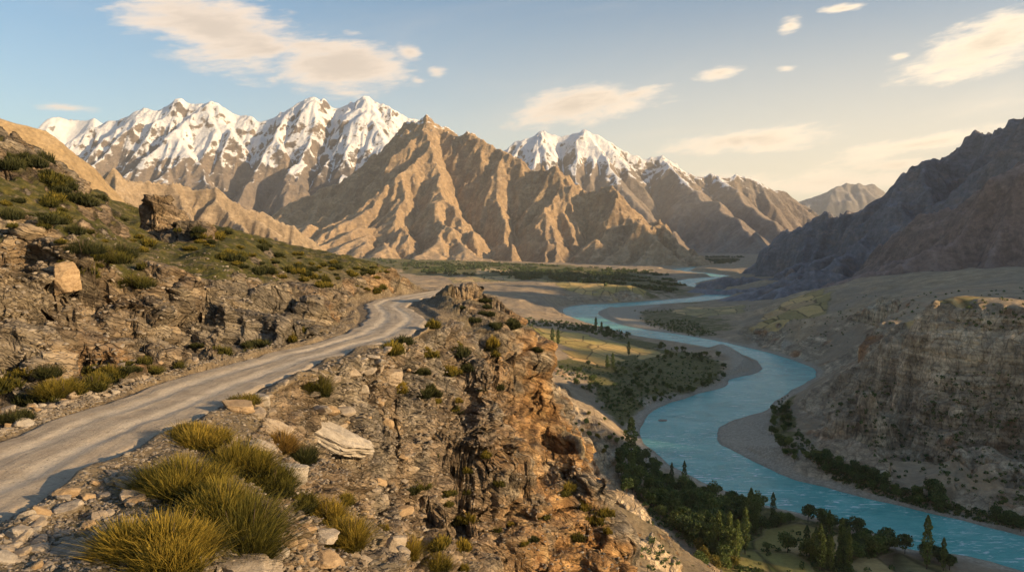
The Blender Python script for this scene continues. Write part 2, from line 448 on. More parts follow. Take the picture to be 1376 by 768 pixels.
def erode(h, cell, iters, K, m=.45, talus=1.2, diff=.02):
    H, W = h.shape; N = H * W
    idx = np.arange(N).reshape(H, W)
    A = np.ones(N)
    for it in range(iters):
        hp = np.pad(h, 1, mode='edge')
        best = np.zeros((H, W)); rec = idx.copy(); bd = np.ones((H, W))
        for dy, dx in OFFS:
            dist = cell * math.hypot(dy, dx)
            s = (h - hp[1 + dy:1 + dy + H, 1 + dx:1 + dx + W]) / dist
            yy = slice(max(0, -dy), H - max(0, dy)); xx = slice(max(0, -dx), W - max(0, dx))
            t = s[yy, xx] > best[yy, xx]
            b2 = best[yy, xx]; b2[t] = s[yy, xx][t]
            r2 = rec[yy, xx]; r2[t] = (idx[yy, xx] + dy * W + dx)[t]
            d2 = bd[yy, xx]; d2[t] = dist
        if it % 3 == 0:
            r = rec.ravel(); P = np.where(r == idx.ravel(), N, r); P = np.append(P, N)
            A = np.ones(N + 1); A[N] = 0
            for k in range(9):
                A = A + np.bincount(P, weights=A, minlength=N + 1); A[N] = 0
                P = P[P]
            A = A[:N]
        dh = K * (A.reshape(H, W) * cell * cell) ** m * best
        h = h - np.minimum(dh, .6 * best * bd)
        ex = np.maximum(best - talus, 0)
        h = h - ex * bd * .35
        if diff:
            lap = (hp[:-2, 1:-1] + hp[2:, 1:-1] + hp[1:-1, :-2] + hp[1:-1, 2:] - 4 * hp[1:-1, 1:-1])
            h = h + diff * lap
    return h


def build_mountain(name, box, cell, ridges, mat, base=0., noise=1.0, K=.02, talus=1.0, power=1.35, seed=0, desc='', slope=.75, detail=1.0, nsc=34, crag=0., levels=(4, 2, 1), its=(60, 35, 12)):
    x0, x1, y0, y1 = box
    def coords(c):
        nx = int((x1 - x0) / c) + 1; ny = int((y1 - y0) / c) + 1
        return np.meshgrid(np.linspace(x0, x1, nx), np.linspace(y0, y1, ny))
    def skeleton(X, Y):
        Z = np.full(X.shape, -1e9)
        wa = (x1 - x0) * .012
        wl = (x1 - x0) / 22
        Xw = X + wa * fbm2(X / wl + seed, Y / wl, 4); Yw = Y + wa * fbm2(X / wl + 40, Y / wl + seed, 4)
        for rd in ridges:
            pts = rd['p']; sl = rd.get('s', slope); pw = rd.get('w', power)
            for (a, c) in zip(pts[:-1], pts[1:]):
                ax, ay, az = a; bx, by, bz = c
                dx, dy = bx - ax, by - ay; L2 = dx * dx + dy * dy + 1e-6
                t = np.clip(((Xw - ax) * dx + (Yw - ay) * dy) / L2, 0, 1)
                d = np.hypot(Xw - ax - t * dx, Yw - ay - t * dy)
                hc = az + t * (bz - az) - base
                hc = np.maximum(hc, 1.0)
                Wd = hc / sl * pw
                f = np.clip(1 - d / Wd, 0, 1) ** pw
                z = base + hc * f - np.maximum(d - Wd, 0) * .30
                Z = np.maximum(Z, z)
        return Z
    h = None
    for lv, it in zip(levels, its):
        c = cell * lv
        X, Y = coords(c)
        if h is None:
            h = skeleton(X, Y)
            rel = np.clip((h - base) / max(50, (h.max() - base)), 0, 1)
            sc1 = nsc * cell
            h = h + noise * rel ** .6 * (.42 * sc1 * (ridged2(X / (sc1 * 2.0) + seed, Y / (sc1 * 2.0), 5) - .62) + .10 * sc1 * fbm2(X / sc1 * 3 + seed, Y / sc1 * 3, 3))
        else:
            h = up2(h, *X.shape)
            rel = np.clip((h - base) / max(50, (h.max() - base)), 0, 1)
            h = h + noise * c * (1.1 * (ridged2(X / (c * 9) + seed, Y / (c * 9) + 3, 4) - .55)) * (.25 + rel)
        h = erode(h, c, it, K, talus=talus, diff=.006)
    gy, gx = np.gradient(h, cell)
    st = sstep(.45, .95, np.hypot(gx, gy))
    h = h + detail * cell * (2.0 * st + .15) * (ridged2(X / (cell * 8) + 5, Y / (cell * 8), 4) - .5)
    if crag:
        dm = np.full(X.shape, 1e9)
        for a, c in zip(ridges[0]['p'][:-1], ridges[0]['p'][1:]):
            dx, dy = c[0] - a[0], c[1] - a[1]
            t = np.clip(((X - a[0]) * dx + (Y - a[1]) * dy) / (dx * dx + dy * dy + 1e-6), 0, 1)
            dm = np.minimum(dm, np.hypot(X - a[0] - t * dx, Y - a[1] - t * dy))
        h = h + crag * (ridged2(X / (cell * 20) + seed, Y / (cell * 20), 4, .6) - .45) * np.exp(-(dm / (cell * 24)) ** 2)
    # weathering lowers the crests: bring them back to their surveyed heights
    for _pass in range(2):
        num = np.zeros(X.shape); den = np.zeros(X.shape)
        for rd in ridges:
            pts = rd['p']
            for (a, c) in zip(pts[:-1], pts[1:]):
                for t in (0., .5):
                    qx, qy, qz = [a[i] + (c[i] - a[i]) * t for i in range(3)]
                    if not (x0 < qx < x1 and y0 < qy < y1): continue
                    i = int((qx - x0) / (x1 - x0) * (X.shape[1] - 1)); j = int((qy - y0) / (y1 - y0) * (X.shape[0] - 1))
                    rr_ = 9
                    loc = h[max(0, j - rr_):j + rr_ + 1, max(0, i - rr_):i + rr_ + 1].max()
                    dl = np.clip(qz - loc, -80, 260)
                    w = np.exp(-((X - qx) ** 2 + (Y - qy) ** 2) / (2 * (max(qz - base, 60) * .28) ** 2))
                    num += w * dl; den += w
        h = h + num / np.maximum(den, 1.0)
    V = np.stack([X.ravel(), Y.ravel(), h.ravel()], 1)
    me = mesh_np(name, V, grid_quads(*X.shape), mat)
    o = link(name, me, kind='structure')
    o['label'] = desc
    log(name, X.shape)
    return o, X, Y, h


def rp(lst, s=None, w=None, d=None):
    pts = []
    for q in lst:
        if len(q) == 2: q = (q[0], q[1], d)
        pts.append(PD(*q))
    r = {'p': pts}
    if s: r['s'] = s
    if w: r['w'] = w
    return r


BROWN = ((.44, .305, .175), (.31, .22, .14), (.50, .36, .215))
def mountains():
    # brown massif in the middle
    r4 = [rp([(545, 158, 7000), (560, 155, 6900), (572, 150, 6700), (590, 165, 6650), (610, 168, 6550), (626, 170, 6500), (640, 184, 6450), (668, 181, 6300), (690, 206, 6250), (712, 205, 6150), (730, 215, 6050), (745, 212, 5950), (762, 234, 5850), (780, 244, 5800), (800, 243, 5700), (820, 247, 5600), (850, 274, 5450), (900, 305, 5200), (942, 340, 4900)], .95),
          rp([(572, 150, 6700), (580, 185, 6380), (566, 228, 6000), (590, 262, 5750), (650, 305, 5300), (730, 350, 4950)], .72),
          rp([(600, 172, 6600), (625, 205, 6300), (660, 245, 5950), (715, 292, 5450), (800, 345, 4980)], .78),
          rp([(645, 186, 6430), (680, 225, 6120), (725, 268, 5750), (785, 312, 5280), (850, 350, 4900)], .8),
          rp([(695, 206, 6230), (730, 245, 5950), (775, 285, 5550), (835, 328, 5120)], .85),
          rp([(745, 212, 5950), (780, 262, 5650), (825, 300, 5280), (885, 345, 4850)], .85),
          rp([(820, 247, 5600), (858, 290, 5250), (915, 338, 4850)], .85),
          rp([(566, 228, 6000), (540, 262, 5750), (520, 300, 5450), (510, 340, 5150)], .7),
          rp([(545, 158, 7000), (510, 200, 6800), (470, 245, 6550), (430, 290, 6300), (390, 325, 6100)], .75),
          rp([(530, 180, 6900), (500, 240, 6350), (455, 290, 5900), (425, 332, 5600)], .75)]
    m4 = mat_mountain('brown_mountain_rock', *BROWN, snow_lo=1080, snow_hi=1300, scale=1.3, bumpd=14, snow_x=(-150, 100))
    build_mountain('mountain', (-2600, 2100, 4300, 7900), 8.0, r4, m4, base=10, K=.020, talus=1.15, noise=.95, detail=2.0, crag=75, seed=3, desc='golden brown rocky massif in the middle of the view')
    r3 = [rp([(60, 215), (105, 188), (125, 170), (150, 153), (175, 148), (200, 140), (225, 143), (243, 127), (260, 133), (290, 134), (310, 143), (335, 157), (360, 153), (385, 141), (405, 129), (425, 127), (445, 136), (470, 131), (495, 120), (515, 135), (535, 145), (560, 158), (610, 185)], 1.0, d=9600),
          rp([(243, 127, 9600), (255, 180, 9100), (285, 225, 8600), (330, 262, 8200), (390, 305, 7800)], .8),
          rp([(290, 134, 9600), (310, 175, 9200), (330, 215, 8800)], .9),
          rp([(150, 153, 9600), (190, 205, 9000), (240, 255, 8400), (290, 300, 8000)], .8),
          rp([(415, 127, 9600), (405, 175, 9100), (412, 225, 8600)], 1.1),
          rp([(495, 120, 9600), (480, 170, 9200), (465, 215, 8800)], 1.0),
          rp([(105, 188, 9600), (120, 230, 9000), (160, 270, 8500)], .8)]
    m3 = mat_mountain('snowy_mountain_rock', (.25, .195, .15), (.18, .155, .14), (.31, .24, .18), snow_lo=640, snow_hi=1200, scale=.8, bumpd=20)
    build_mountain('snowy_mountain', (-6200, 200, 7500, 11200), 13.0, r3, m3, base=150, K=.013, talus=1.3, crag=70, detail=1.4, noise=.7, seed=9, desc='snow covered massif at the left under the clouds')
    r5 = [rp([(640, 215), (660, 202), (695, 188), (715, 184), (735, 170), (755, 178), (770, 176), (790, 167), (815, 183), (832, 198), (860, 208), (890, 203), (915, 222), (935, 229), (960, 232), (1000, 233), (1030, 243), (1060, 255), (1085, 270), (1112, 288), (1160, 318)], 1.0, d=11500),
          rp([(735, 170, 11500), (760, 220, 10900), (800, 270, 10000), (840, 310, 9200)], .9),
          rp([(790, 167, 11500), (830, 235, 10600), (880, 285, 9600), (930, 338, 8500)], .85),
          rp([(890, 203, 11500), (930, 250, 10500), (990, 290, 9400), (1045, 338, 7800)], .8),
          rp([(960, 232, 11500), (1010, 270, 10500), (1080, 325, 9000)], .8)]
    m5 = mat_mountain('distant_snowy_mountain_rock', (.27, .21, .16), (.20, .17, .145), (.32, .25, .19), snow_lo=750, snow_hi=1400, scale=.7, bumpd=22)
    build_mountain('snowy_mountain', (-800, 5400, 7500, 13000), 15.0, r5, m5, base=20, K=.015, talus=1.3, crag=80, noise=.8, seed=21, desc='pair of pointed snowy peaks above the river head')
    r6 = [rp([(1040, 290), (1085, 262), (1110, 252), (1140, 243), (1165, 246), (1200, 255), (1260, 270), (1330, 300)], .8, d=19000)]
    m6 = mat_mountain('faint_mountain_rock', (.25, .22, .2), (.22, .2, .18), (.3, .27, .24), snow_lo=1700, snow_hi=2400, scale=.5)
    build_mountain('distant_mountain', (5000, 12500, 16500, 21000), 34.0, r6, m6, base=0, K=.02, seed=31, crag=90, noise=1.4, desc='faint hazy peak between the two valley sides')
    r3b = [rp([(20, 190), (65, 158), (90, 153), (108, 161), (125, 154), (150, 170), (210, 210)], 1.0, d=15000)]
    build_mountain('snowy_mountain', (-11500, -5500, 13000, 17000), 28.0, r3b, mat_mountain('far_snow_rock', (.26, .23, .2), (.2, .18, .17), (.3, .26, .23), snow_lo=900, snow_hi=1300, scale=.5), base=100, K=.02, seed=41, desc='small snowy peak just above the golden slope at far left')
    # golden smooth slope at far left
    r1 = [rp([(-300, 20, 1300), (-100, 95, 1350), (0, 135, 1400), (30, 150, 1430), (60, 166, 1460), (90, 184, 1500), (120, 206, 1540), (160, 238, 1600), (190, 268, 1650), (215, 310, 1720), (230, 350, 1800)], 1.0, 1.1)]
    m1 = mat_mountain('golden_slope_soil', (.40, .285, .15), (.34, .24, .13), (.44, .32, .18), scale=4, bumpd=3)
    build_mountain('hill', (-2000, -400, 850, 2400), 5.0, r1, m1, base=40, noise=1.0, K=.016, nsc=22, talus=1.3, seed=51, desc='smooth golden slope rising at the left edge', its=(50, 20, 8), detail=.6)
    r2 = [rp([(150, 225, 2500), (187, 238, 2550), (230, 243, 2600), (255, 247, 2620), (290, 251, 2650), (330, 268, 2700), (370, 286, 2750), (410, 307, 2800), (440, 330, 2850), (470, 350, 2900)], .8, 1.1),
          rp([(230, 243, 2600), (250, 290, 2400), (260, 330, 2250)], .8, 1.1), rp([(290, 251, 2650), (310, 300, 2450), (330, 335, 2300)], .8, 1.1),
          rp([(350, 277, 2725), (370, 315, 2550), (385, 340, 2400)], .8, 1.1), rp([(400, 300, 2790), (420, 330, 2650)], .8, 1.1)]
    m2 = mat_mountain('fluted_hill_soil', (.40, .30, .19), (.33, .25, .165), (.44, .34, .23), scale=3, bumpd=4)
    build_mountain('hill', (-2000, -300, 1950, 3500), 5.0, r2, m2, base=40, noise=2.2, K=.045, nsc=15, talus=1.3, seed=61, desc='fluted golden ridge in front of the snowy massif')
    # dark mountain at the right
    r7 = [{'p': [(3300, -1500, 800), (2850, -500, 830), (2850, 300, 830), (2600, 1100, 800)] + [PD(1560, 60, 2050), PD(1460, 110, 2150)] + rp([(1376, 143, 2300), (1360, 152, 2340), (1340, 162, 2400), (1320, 172, 2450), (1292, 200, 2500), (1275, 198, 2550), (1258, 209, 2600), (1240, 214, 2650), (1200, 243, 2750), (1150, 264, 2900), (1100, 285, 3050)])['p'], 's': .62},
          rp([(1100, 285, 3050), (1060, 299, 3200), (1030, 320, 3350), (1005, 345, 3450), (985, 366, 3550)], .74, 1.1),
          rp([(1320, 174, 2450), (1270, 235, 2250), (1215, 300, 2050)], .7),
          rp([(1240, 214, 2650), (1190, 270, 2500), (1130, 330, 2300)], .7),
          rp([(1150, 264, 2900), (1120, 310, 2750), (1090, 350, 2650)], .8, 1.1),
          rp([(1060, 299, 3200), (1045, 335, 3050), (1035, 360, 2950)], .95, 1.1)]
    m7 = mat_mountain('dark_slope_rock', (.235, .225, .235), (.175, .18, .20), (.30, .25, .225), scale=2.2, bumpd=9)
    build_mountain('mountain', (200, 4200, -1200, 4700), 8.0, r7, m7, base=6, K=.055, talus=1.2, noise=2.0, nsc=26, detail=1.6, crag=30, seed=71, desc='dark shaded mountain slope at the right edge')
    r8 = [rp([(1700, 60, 1350), (1450, 180, 1500), (1376, 216, 1600), (1340, 236, 1670), (1300, 258, 1750), (1240, 290, 1900), (1180, 327, 2150), (1100, 354, 2500), (1030, 366, 2900)], .62, 1.15)]
    m8 = mat_mountain('reddish_slope_rock', (.30, .215, .18), (.23, .175, .15), (.36, .26, .21), scale=3, bumpd=6)
    build_mountain('hill', (250, 2400, 900, 3300), 5.5, r8, m8, base=40, K=.035, noise=1.4, nsc=26, talus=1.0, seed=81, desc='reddish brown slope in front of the dark mountain')
    # off to the right, out of view: the range that keeps the valley in shade
    r9 = [{'p': [(4300, 2900, 1150), (4300, 4200, 1200), (4500, 5200, 1300), (4900, 6400, 1350), (5600, 7600, 1400)], 's': .8}]
    build_mountain('mountain', (3300, 7000, 1900, 8600), 30.0, r9, m4, base=0, K=.02, seed=91, desc='range beyond the right edge of the view')


# ================================================================== BASE TERRAIN
NEAR = [
    # under and around the camera
    ('w', -6, 4, 143.3), ('w', -6, 12, 143.2), ('w', -2, 8, 142.0), ('w', 2, 12, 136), ('w', 6, 20, 128), ('w', 20, 20, 112), ('w', 0, 24, 133), ('w', -3, 17, 139.5),
    ('w', 40, 40, 92), ('w', 10, 5, 128), ('w', 60, 10, 80), ('w', 120, 40, 45), ('w', 100, 90, 50), ('w', 120, 160, 40), ('w', 5, 40, 118), ('w', -10, 5, 143.4),
    # shoulder and bush spur
    (0, 715, 'z', 143.4), (80, 690, 'z', 143.4), (150, 640, 'z', 143.4), (60, 760, 'z', 143.3), (250, 650, 'z', 143.0), (200, 760, 'z', 143.1), (340, 760, 'z', 142.3), (350, 700, 'z', 142.3),
    (300, 575, 'z', 143.2), (400, 600, 'z', 141.9), (440, 745, 'z', 140.6), (500, 755, 'z', 138.2), (460, 670, 'z', 139.4), (420, 640, 'z', 140.8), (350, 545, 'z', 143.1),
    (420, 520, 'z', 142.6), (470, 500, 'z', 142.8), (440, 580, 'z', 140.4), (480, 620, 'z', 137.6), (500, 560, 'z', 138.8), (540, 690, 'z', 134.8), (530, 620, 'z', 136.2),
    (560, 480, 'z', 142.3), (500, 480, 'z', 143.2), (560, 520, 'z', 140.2), (600, 450, 'z', 142.6), (640, 480, 'z', 141.0), (600, 430, 'z', 142.9), (612, 408, 'z', 142.7),
    (632, 404, 92), (668, 410, 92), (692, 425, 90), (697, 448, 86), (735, 478, 78), (700, 470, 76), (640, 520, 66), (700, 500, 72), (740, 500, 77),
    (620, 565, 60.5), (690, 560, 63), (640, 620, 57.5), (640, 690, 56), (570, 600, 57), (700, 620, 60), (710, 690, 57), (560, 740, 44), (620, 760, 46), (700, 765, 50),
    (746, 560, 74.5), (740, 610, 71), (790, 602, 72), (750, 655, 67), (775, 645, 67), (770, 690, 64), (830, 672, 66), (790, 700, 62), (850, 766, 60), (780, 766, 57), (835, 720, 62),
    # the drop past the cliff edge
    (704, 560, 120), (770, 560, 100), (740, 700, 110), (800, 760, 90), (870, 960, 62), (875, 1050, 75), (900, 1100, 85), (760, 690, 130), (650, 520, 150), (600, 490, 190), (700, 540, 180), (900, 950, 100), (860, 860, 120),
    # slope above the road
    (0, 548, 'z', 143.9), (120, 520, 'z', 143.9), (230, 488, 'z', 143.9), (330, 470, 'z', 143.8), (430, 448, 'z', 143.7), (475, 428, 'z', 143.7), (480, 410, 'z', 143.8),
    (0, 500, 31.5), (0, 385, 34.5), (100, 490, 35.5), (100, 400, 38.5), (200, 480, 39.5), (200, 405, 43.5), (300, 460, 46), (300, 405, 50), (400, 440, 56), (400, 402, 60), (460, 424, 64), (460, 400, 68),
    (0, 300, 44), (0, 250, 54), (100, 330, 47), (100, 290, 56), (200, 350, 53), (200, 320, 64), (300, 365, 58), (300, 335, 68), (400, 380, 67), (400, 355, 78), (470, 385, 76), (470, 365, 86), (520, 385, 92), (545, 390, 97),
    (0, 168, 68), (60, 205, 72), (110, 246, 76), (160, 275, 78), (210, 296, 80), (300, 307, 83), (400, 331, 90), (480, 347, 95), (530, 360, 98), (552, 370, 99), (562, 384, 100),
    ('w', -45, 30, 156), ('w', -30, 25, 150), ('w', -30, 5, 152), ('w', -60, 5, 165), ('w', -80, 60, 172), ('w', -20, -10, 145), ('w', -60, -40, 160), ('w', -19, 12, 144.2), ('w', -24, 18, 148.5), ('w', -24, 27, 149),
    (0, 175, 95), (0, 260, 140), (150, 330, 140), (300, 350, 130), (450, 400, 150), (550, 430, 150), (570, 400, 115), (600, 398, 108), (560, 470, 220), (300, 380, 300), (100, 330, 300), ('w', -200, 100, 150), ('w', -300, 300, 110),
    (-100, 130, 62), (-200, 90, 62), (-100, 250, 45), (-100, 400, 32),
]
VALL = [
    # toe of the hill
    (838, 672, 300), (870, 690, 297), (900, 712, 294), (930, 740, 290), (960, 766, 285), (860, 740, 262), (900, 768, 262), (850, 800, 220), (1000, 800, 250), (930, 850, 200), (1000, 900, 180),
    (845, 690, 330), (880, 705, 340), (960, 760, 330),
    # wooded flat between toe and river
    (870, 640, 'z', 4), (900, 660, 'z', 4), (960, 700, 'z', 4), (1000, 740, 'z', 4), (1080, 720, 'z', 3), (1100, 768, 'z', 4), (1200, 768, 'z', 4), (1300, 800, 'z', 3), (1050, 700, 'z', 3), (1000, 830, 'z', 9), (1150, 850, 'z', 9), (1376, 900, 'z', 9), (1500, 1000, 'z', 10),
    (850, 640, 'z', 10), (835, 620, 'z', 16),
    # grey gully slope and left terrace
    (745, 520, 'z', 38), (770, 500, 'z', 26), (760, 560, 'z', 45), (800, 560, 'z', 22), (780, 600, 'z', 42), (800, 630, 'z', 38), (840, 600, 'z', 10), (850, 570, 'z', 6), (820, 540, 'z', 13), (860, 545, 'z', 7), (810, 510, 'z', 17),
    (700, 440, 'z', 26), (740, 450, 'z', 22), (800, 460, 'z', 17), (850, 470, 'z', 13), (900, 480, 'z', 9), (950, 490, 'z', 5), (960, 510, 'z', 4), (900, 520, 'z', 5), (850, 500, 'z', 12), (780, 475, 'z', 20), (920, 470, 'z', 5), (700, 480, 'z', 34), (650, 460, 'z', 45),
    # badlands terrace across
    (745, 426, 'z', 10), (720, 415, 'z', 20), (650, 420, 'z', 32), (600, 400, 'z', 36), (700, 396, 'z', 34), (745, 404, 'z', 22), (770, 397, 'z', 28), (560, 380, 'z', 42), (600, 365, 'z', 38), (800, 388, 'z', 30), (850, 390, 'z', 27), (880, 394, 'z', 12), (920, 388, 'z', 3),
    (785, 406, 'z', 5), (850, 403, 'z', 4), (910, 398, 'z', 3), (700, 375, 'z', 36), (800, 375, 'z', 28), (880, 375, 'z', 5), (700, 362, 'z', 34), (800, 358, 'z', 28), (900, 356, 'z', 5), (950, 350, 'z', 6), (1000, 352, 'z', 18), (600, 350, 'z', 40), (500, 345, 'z', 50), (400, 350, 'z', 60), (200, 350, 'z', 60),
    # point bar
    (850, 418, 'z', 2), (950, 412, 'z', 2.5), (900, 425, 'z', 3), (870, 435, 'z', 2), (950, 432, 'z', 5), (980, 448, 'z', 6), (1000, 428, 'z', 12), (1000, 410, 'z', 6), (985, 385, 'z', 3), (1020, 378, 'z', 30), (1000, 395, 'z', 5),
    # right terrace and its bluff
    (1020, 466, 'z', 6), (1060, 474, 'z', 7), (1095, 488, 'z', 8), (1020, 446, 'z', 30), (1060, 448, 'z', 38), (1100, 462, 'z', 38), (1050, 432, 'z', 42), (1100, 440, 'z', 48), (1150, 430, 'z', 62), (1130, 448, 'z', 52), (1050, 405, 'z', 44), (1150, 405, 'z', 60), (1100, 385, 'z', 62), (1120, 478, 'z', 32), (1160, 462, 'z', 55),
    (1200, 372, 'z', 92), (1300, 368, 'z', 104), (1376, 362, 'z', 112),
    # cliff plateau
    (1195, 470, 620), (1215, 462, 590), (1250, 462, 560), (1300, 460, 540), (1376, 456, 520), (1450, 452, 510), (1250, 432, 640), (1300, 425, 640), (1376, 425, 630), (1190, 425, 760), (1180, 440, 700), (1250, 395, 860), (1300, 388, 880), (1376, 380, 900), (1500, 370, 900),
    (1060, 555, 'z', 5), (1090, 545, 'z', 14), (1120, 520, 'z', 30), (1150, 500, 'z', 44), (1090, 575, 'z', 8), (1120, 560, 'z', 26), (1130, 600, 'z', 9), (1150, 560, 'z', 40), (1165, 520, 'z', 48), (1170, 610, 'z', 14), (1200, 640, 'z', 9), (1200, 520, 600), (1250, 525, 545), (1300, 530, 525), (1376, 532, 507), (1500, 535, 495), (1200, 572, 572), (1250, 592, 528), (1300, 596, 503), (1376, 602, 487),
    (1250, 650, 'z', 10), (1300, 640, 'z', 18), (1300, 680, 'z', 6), (1376, 640, 'z', 24), (1376, 700, 'z', 7), (1500, 700, 'z', 20), (1500, 560, 430), (1500, 780, 'z', 6), (1700, 500, 420), (1700, 700, 'z', 20), (1700, 900, 'z', 6),
    ('w', 3000, 300, 150), ('w', 1500, 300, 110), ('w', 800, 100, 80), ('w', 300, 100, 12), ('w', 500, 0, 40), ('w', 1000, -500, 80), ('w', -3000, 500, 150), ('w', -1000, 1000, 100), ('w', -3000, 4000, 120), ('w', 4000, 4000, 120), ('w', 0, 12000, 30), ('w', 5000, 12000, 60), ('w', -6000, 12000, 120), ('w', 2000, 9000, 25),
]


def to_xyz(q):
    if q[0] == 'w': return q[1:4]
    if q[2] == 'z': return PZ(q[0], q[1], q[3])
    return PD(*q)


CP = np.array([to_xyz(q) for q in NEAR + VALL], dtype=float)
_r = np.hypot(CP[:, 0], CP[:, 1])
CPU_ = np.stack([np.arctan2(CP[:, 0], CP[:, 1]) * 1.3, np.log(_r)], 1)
_D = np.hypot(CPU_[:, None, 0] - CPU_[None, :, 0], CPU_[:, None, 1] - CPU_[None, :, 1])
# a smooth-but-tight surface through the survey points
_rw = np.maximum(_r, 10)
def kern(d): return -np.sqrt(d * d + .015 ** 2)
_n = len(CP)
_A = np.zeros((_n + 1, _n + 1)); _A[:_n, :_n] = kern(_D) - np.eye(_n) * 2e-4; _A[:_n, _n] = 1; _A[_n, :_n] = 1
_W = np.linalg.solve(_A, np.append(CP[:, 2], 0))


def rbf(u, v):
    out = np.full(u.shape, _W[-1])
    for i in range(_n):
        out += _W[i] * kern(np.hypot(u - CPU_[i, 0], v - CPU_[i, 1]))
    return out


# river outline, read on the water plane
LB = [(1560, 830), (1450, 792), (1376, 768), (1320, 752), (1265, 742), (1215, 738), (1195, 722), (1150, 706), (1090, 694), (1030, 680), (965, 657), (905, 628), (885, 612), (868, 600), (858, 582), (865, 565), (885, 548), (920, 535), (950, 526), (978, 518), (985, 508), (1015, 503), (1028, 493), (1012, 481), (975, 471), (930, 462), (880, 455), (850, 450), (800, 437), (770, 428), (757, 420), (757, 414), (775, 410), (820, 408), (880, 404), (930, 400), (962, 393), (950, 388), (925, 384.5), (908, 380.5), (912, 376.5), (935, 373.5), (965, 371.8), (930, 369), (890, 365.5), (905, 361), (950, 356)]
RB = [(1560, 775), (1450, 742), (1376, 720), (1290, 699), (1200, 678), (1130, 660), (1060, 643), (1010, 620), (975, 603), (963, 586), (970, 572), (1000, 560), (1030, 550), (1045, 536), (1062, 526), (1085, 515), (1098, 503), (1092, 493), (1060, 482), (1020, 471), (975, 460), (930, 452), (880, 445), (840, 438), (815, 430), (802, 420), (812, 414), (850, 411), (900, 407.5), (960, 403.5), (986, 397), (975, 390), (945, 386), (928, 380.5), (955, 376.5), (990, 372), (960, 367.5), (925, 364.5), (930, 361), (960, 356)]
RP = np.array([PZ(a, b, 0)[:2] for a, b in LB] + [PZ(a, b, 0)[:2] for a, b in RB[::-1]])


def chaikin(P, n=2):
    for _ in range(n):
        Q = np.roll(P, -1, 0)
        P = np.stack([P * .75 + Q * .25, P * .25 + Q * .75], 1).reshape(-1, 2)
    return P


RP = chaikin(RP, 1)


def inside_poly(X, Y, P):
    ins = np.zeros(X.shape, bool)
    for (x0, y0), (x1, y1) in zip(P, np.roll(P, -1, 0)):
        if y0 == y1: continue
        c = ((y0 > Y) != (y1 > Y)) & (X < (x1 - x0) * (Y - y0) / (y1 - y0) + x0)
        ins ^= c
    return ins


def sdf_poly(X, Y, P):
    d = np.full(X.shape, 1e12)
    for (x0, y0), (x1, y1) in zip(P, np.roll(P, -1, 0)):
        dx, dy = x1 - x0, y1 - y0
        t = np.clip(((X - x0) * dx + (Y - y0) * dy) / (dx * dx + dy * dy + 1e-9), 0, 1)
        d = np.minimum(d, (X - x0 - t * dx) ** 2 + (Y - y0 - t * dy) ** 2)
    d = np.sqrt(d)
    return np.where(inside_poly(X, Y, P), -d, d)


def polyz(lst, z):
    return np.array([PZ(a, b, z)[:2] for a, b in lst])


ROADZ = 143.5
RL = [(-17.6, -40), (-17.8, -10), (-17.6, 10), (-17.2, 20)] + [PZ(a, b, ROADZ)[:2] for a, b in [(0, 590), (50, 571), (100, 553), (150, 537), (200, 519), (250, 503), (300, 490), (350, 478), (400, 466), (440, 455), (470, 445), (490, 432), (497, 420), (490, 410), (500, 403), (530, 398), (560, 393.5), (590, 389)]]
RR = [(-12.0, -40), (-12.4, -10), (-12.2, 8), (-12.0, 15)] + [PZ(a, b, ROADZ)[:2] for a, b in [(0, 700), (50, 672), (100, 645), (150, 615), (200, 591), (250, 567), (300, 545), (350, 520), (400, 498), (440, 483), (480, 470), (520, 460), (550, 450), (570, 440), (574, 430), (560, 419), (547, 412), (552, 405.5), (577, 399), (605, 391.5)]]


def resample(P, n):
    P = np.array(P, float)
    s = np.append(0, np.cumsum(np.hypot(*np.diff(P, axis=0).T)))
    t = np.linspace(0, s[-1], n)
    P = np.stack([np.interp(t, s, P[:, 0]), np.interp(t, s, P[:, 1])], 1)
    for _ in range(int(n * .02) + 2):
        P[1:-1] = P[1:-1] * .5 + (P[:-2] + P[2:]) * .25
    return P


ML = resample(RL, 400); MR = resample(RR, 400)
MC = (ML + MR) / 2
MH = np.hypot(*(ML - MR).T) / 2
ROADPOLY = np.vstack([ML[::8], MR[::-8]])


# ------------------------------------------------------------------ terrain as functions on a log-polar lattice
class Field:
    """values on a regular (azimuth, ln r) lattice, sampled bilinearly"""
    def __init__(s, a0, a1, na, l0, l1, nl):
        s.a = np.linspace(a0, a1, na); s.l = np.linspace(l0, l1, nl); s.a0, s.a1, s.l0, s.l1, s.na, s.nl = a0, a1, l0, l1, na, nl
        s.AZ, s.LR = np.meshgrid(s.a, s.l)        # rows: r, columns: azimuth
        s.X = np.exp(s.LR) * np.sin(s.AZ); s.Y = np.exp(s.LR) * np.cos(s.AZ)
        s.f = {}
    def at(s, key, az, lr):
        g = s.f[key]
        u = np.clip((az - s.a0) / (s.a1 - s.a0) * (s.na - 1), 0, s.na - 1.001)
        v = np.clip((lr - s.l0) / (s.l1 - s.l0) * (s.nl - 1), 0, s.nl - 1.001)
        i = u.astype(int); j = v.astype(int); fu = u - i; fv = v - j
        return (g[j, i] * (1 - fu) + g[j, i + 1] * fu) * (1 - fv) + (g[j + 1, i] * (1 - fu) + g[j + 1, i + 1] * fu) * fv
    def xy(s, key, x, y):
        return s.at(key, np.arctan2(x, y), np.log(np.hypot(x, y)))


def rot_coords(x, y, z, ax, ay):
    c, s = math.cos(ax), math.sin(ax)
    y, z = y * c - z * s, y * s + z * c
    c, s = math.cos(ay), math.sin(ay)
    x, z = x * c + z * s, -x * s + z * c
    return x, y, z


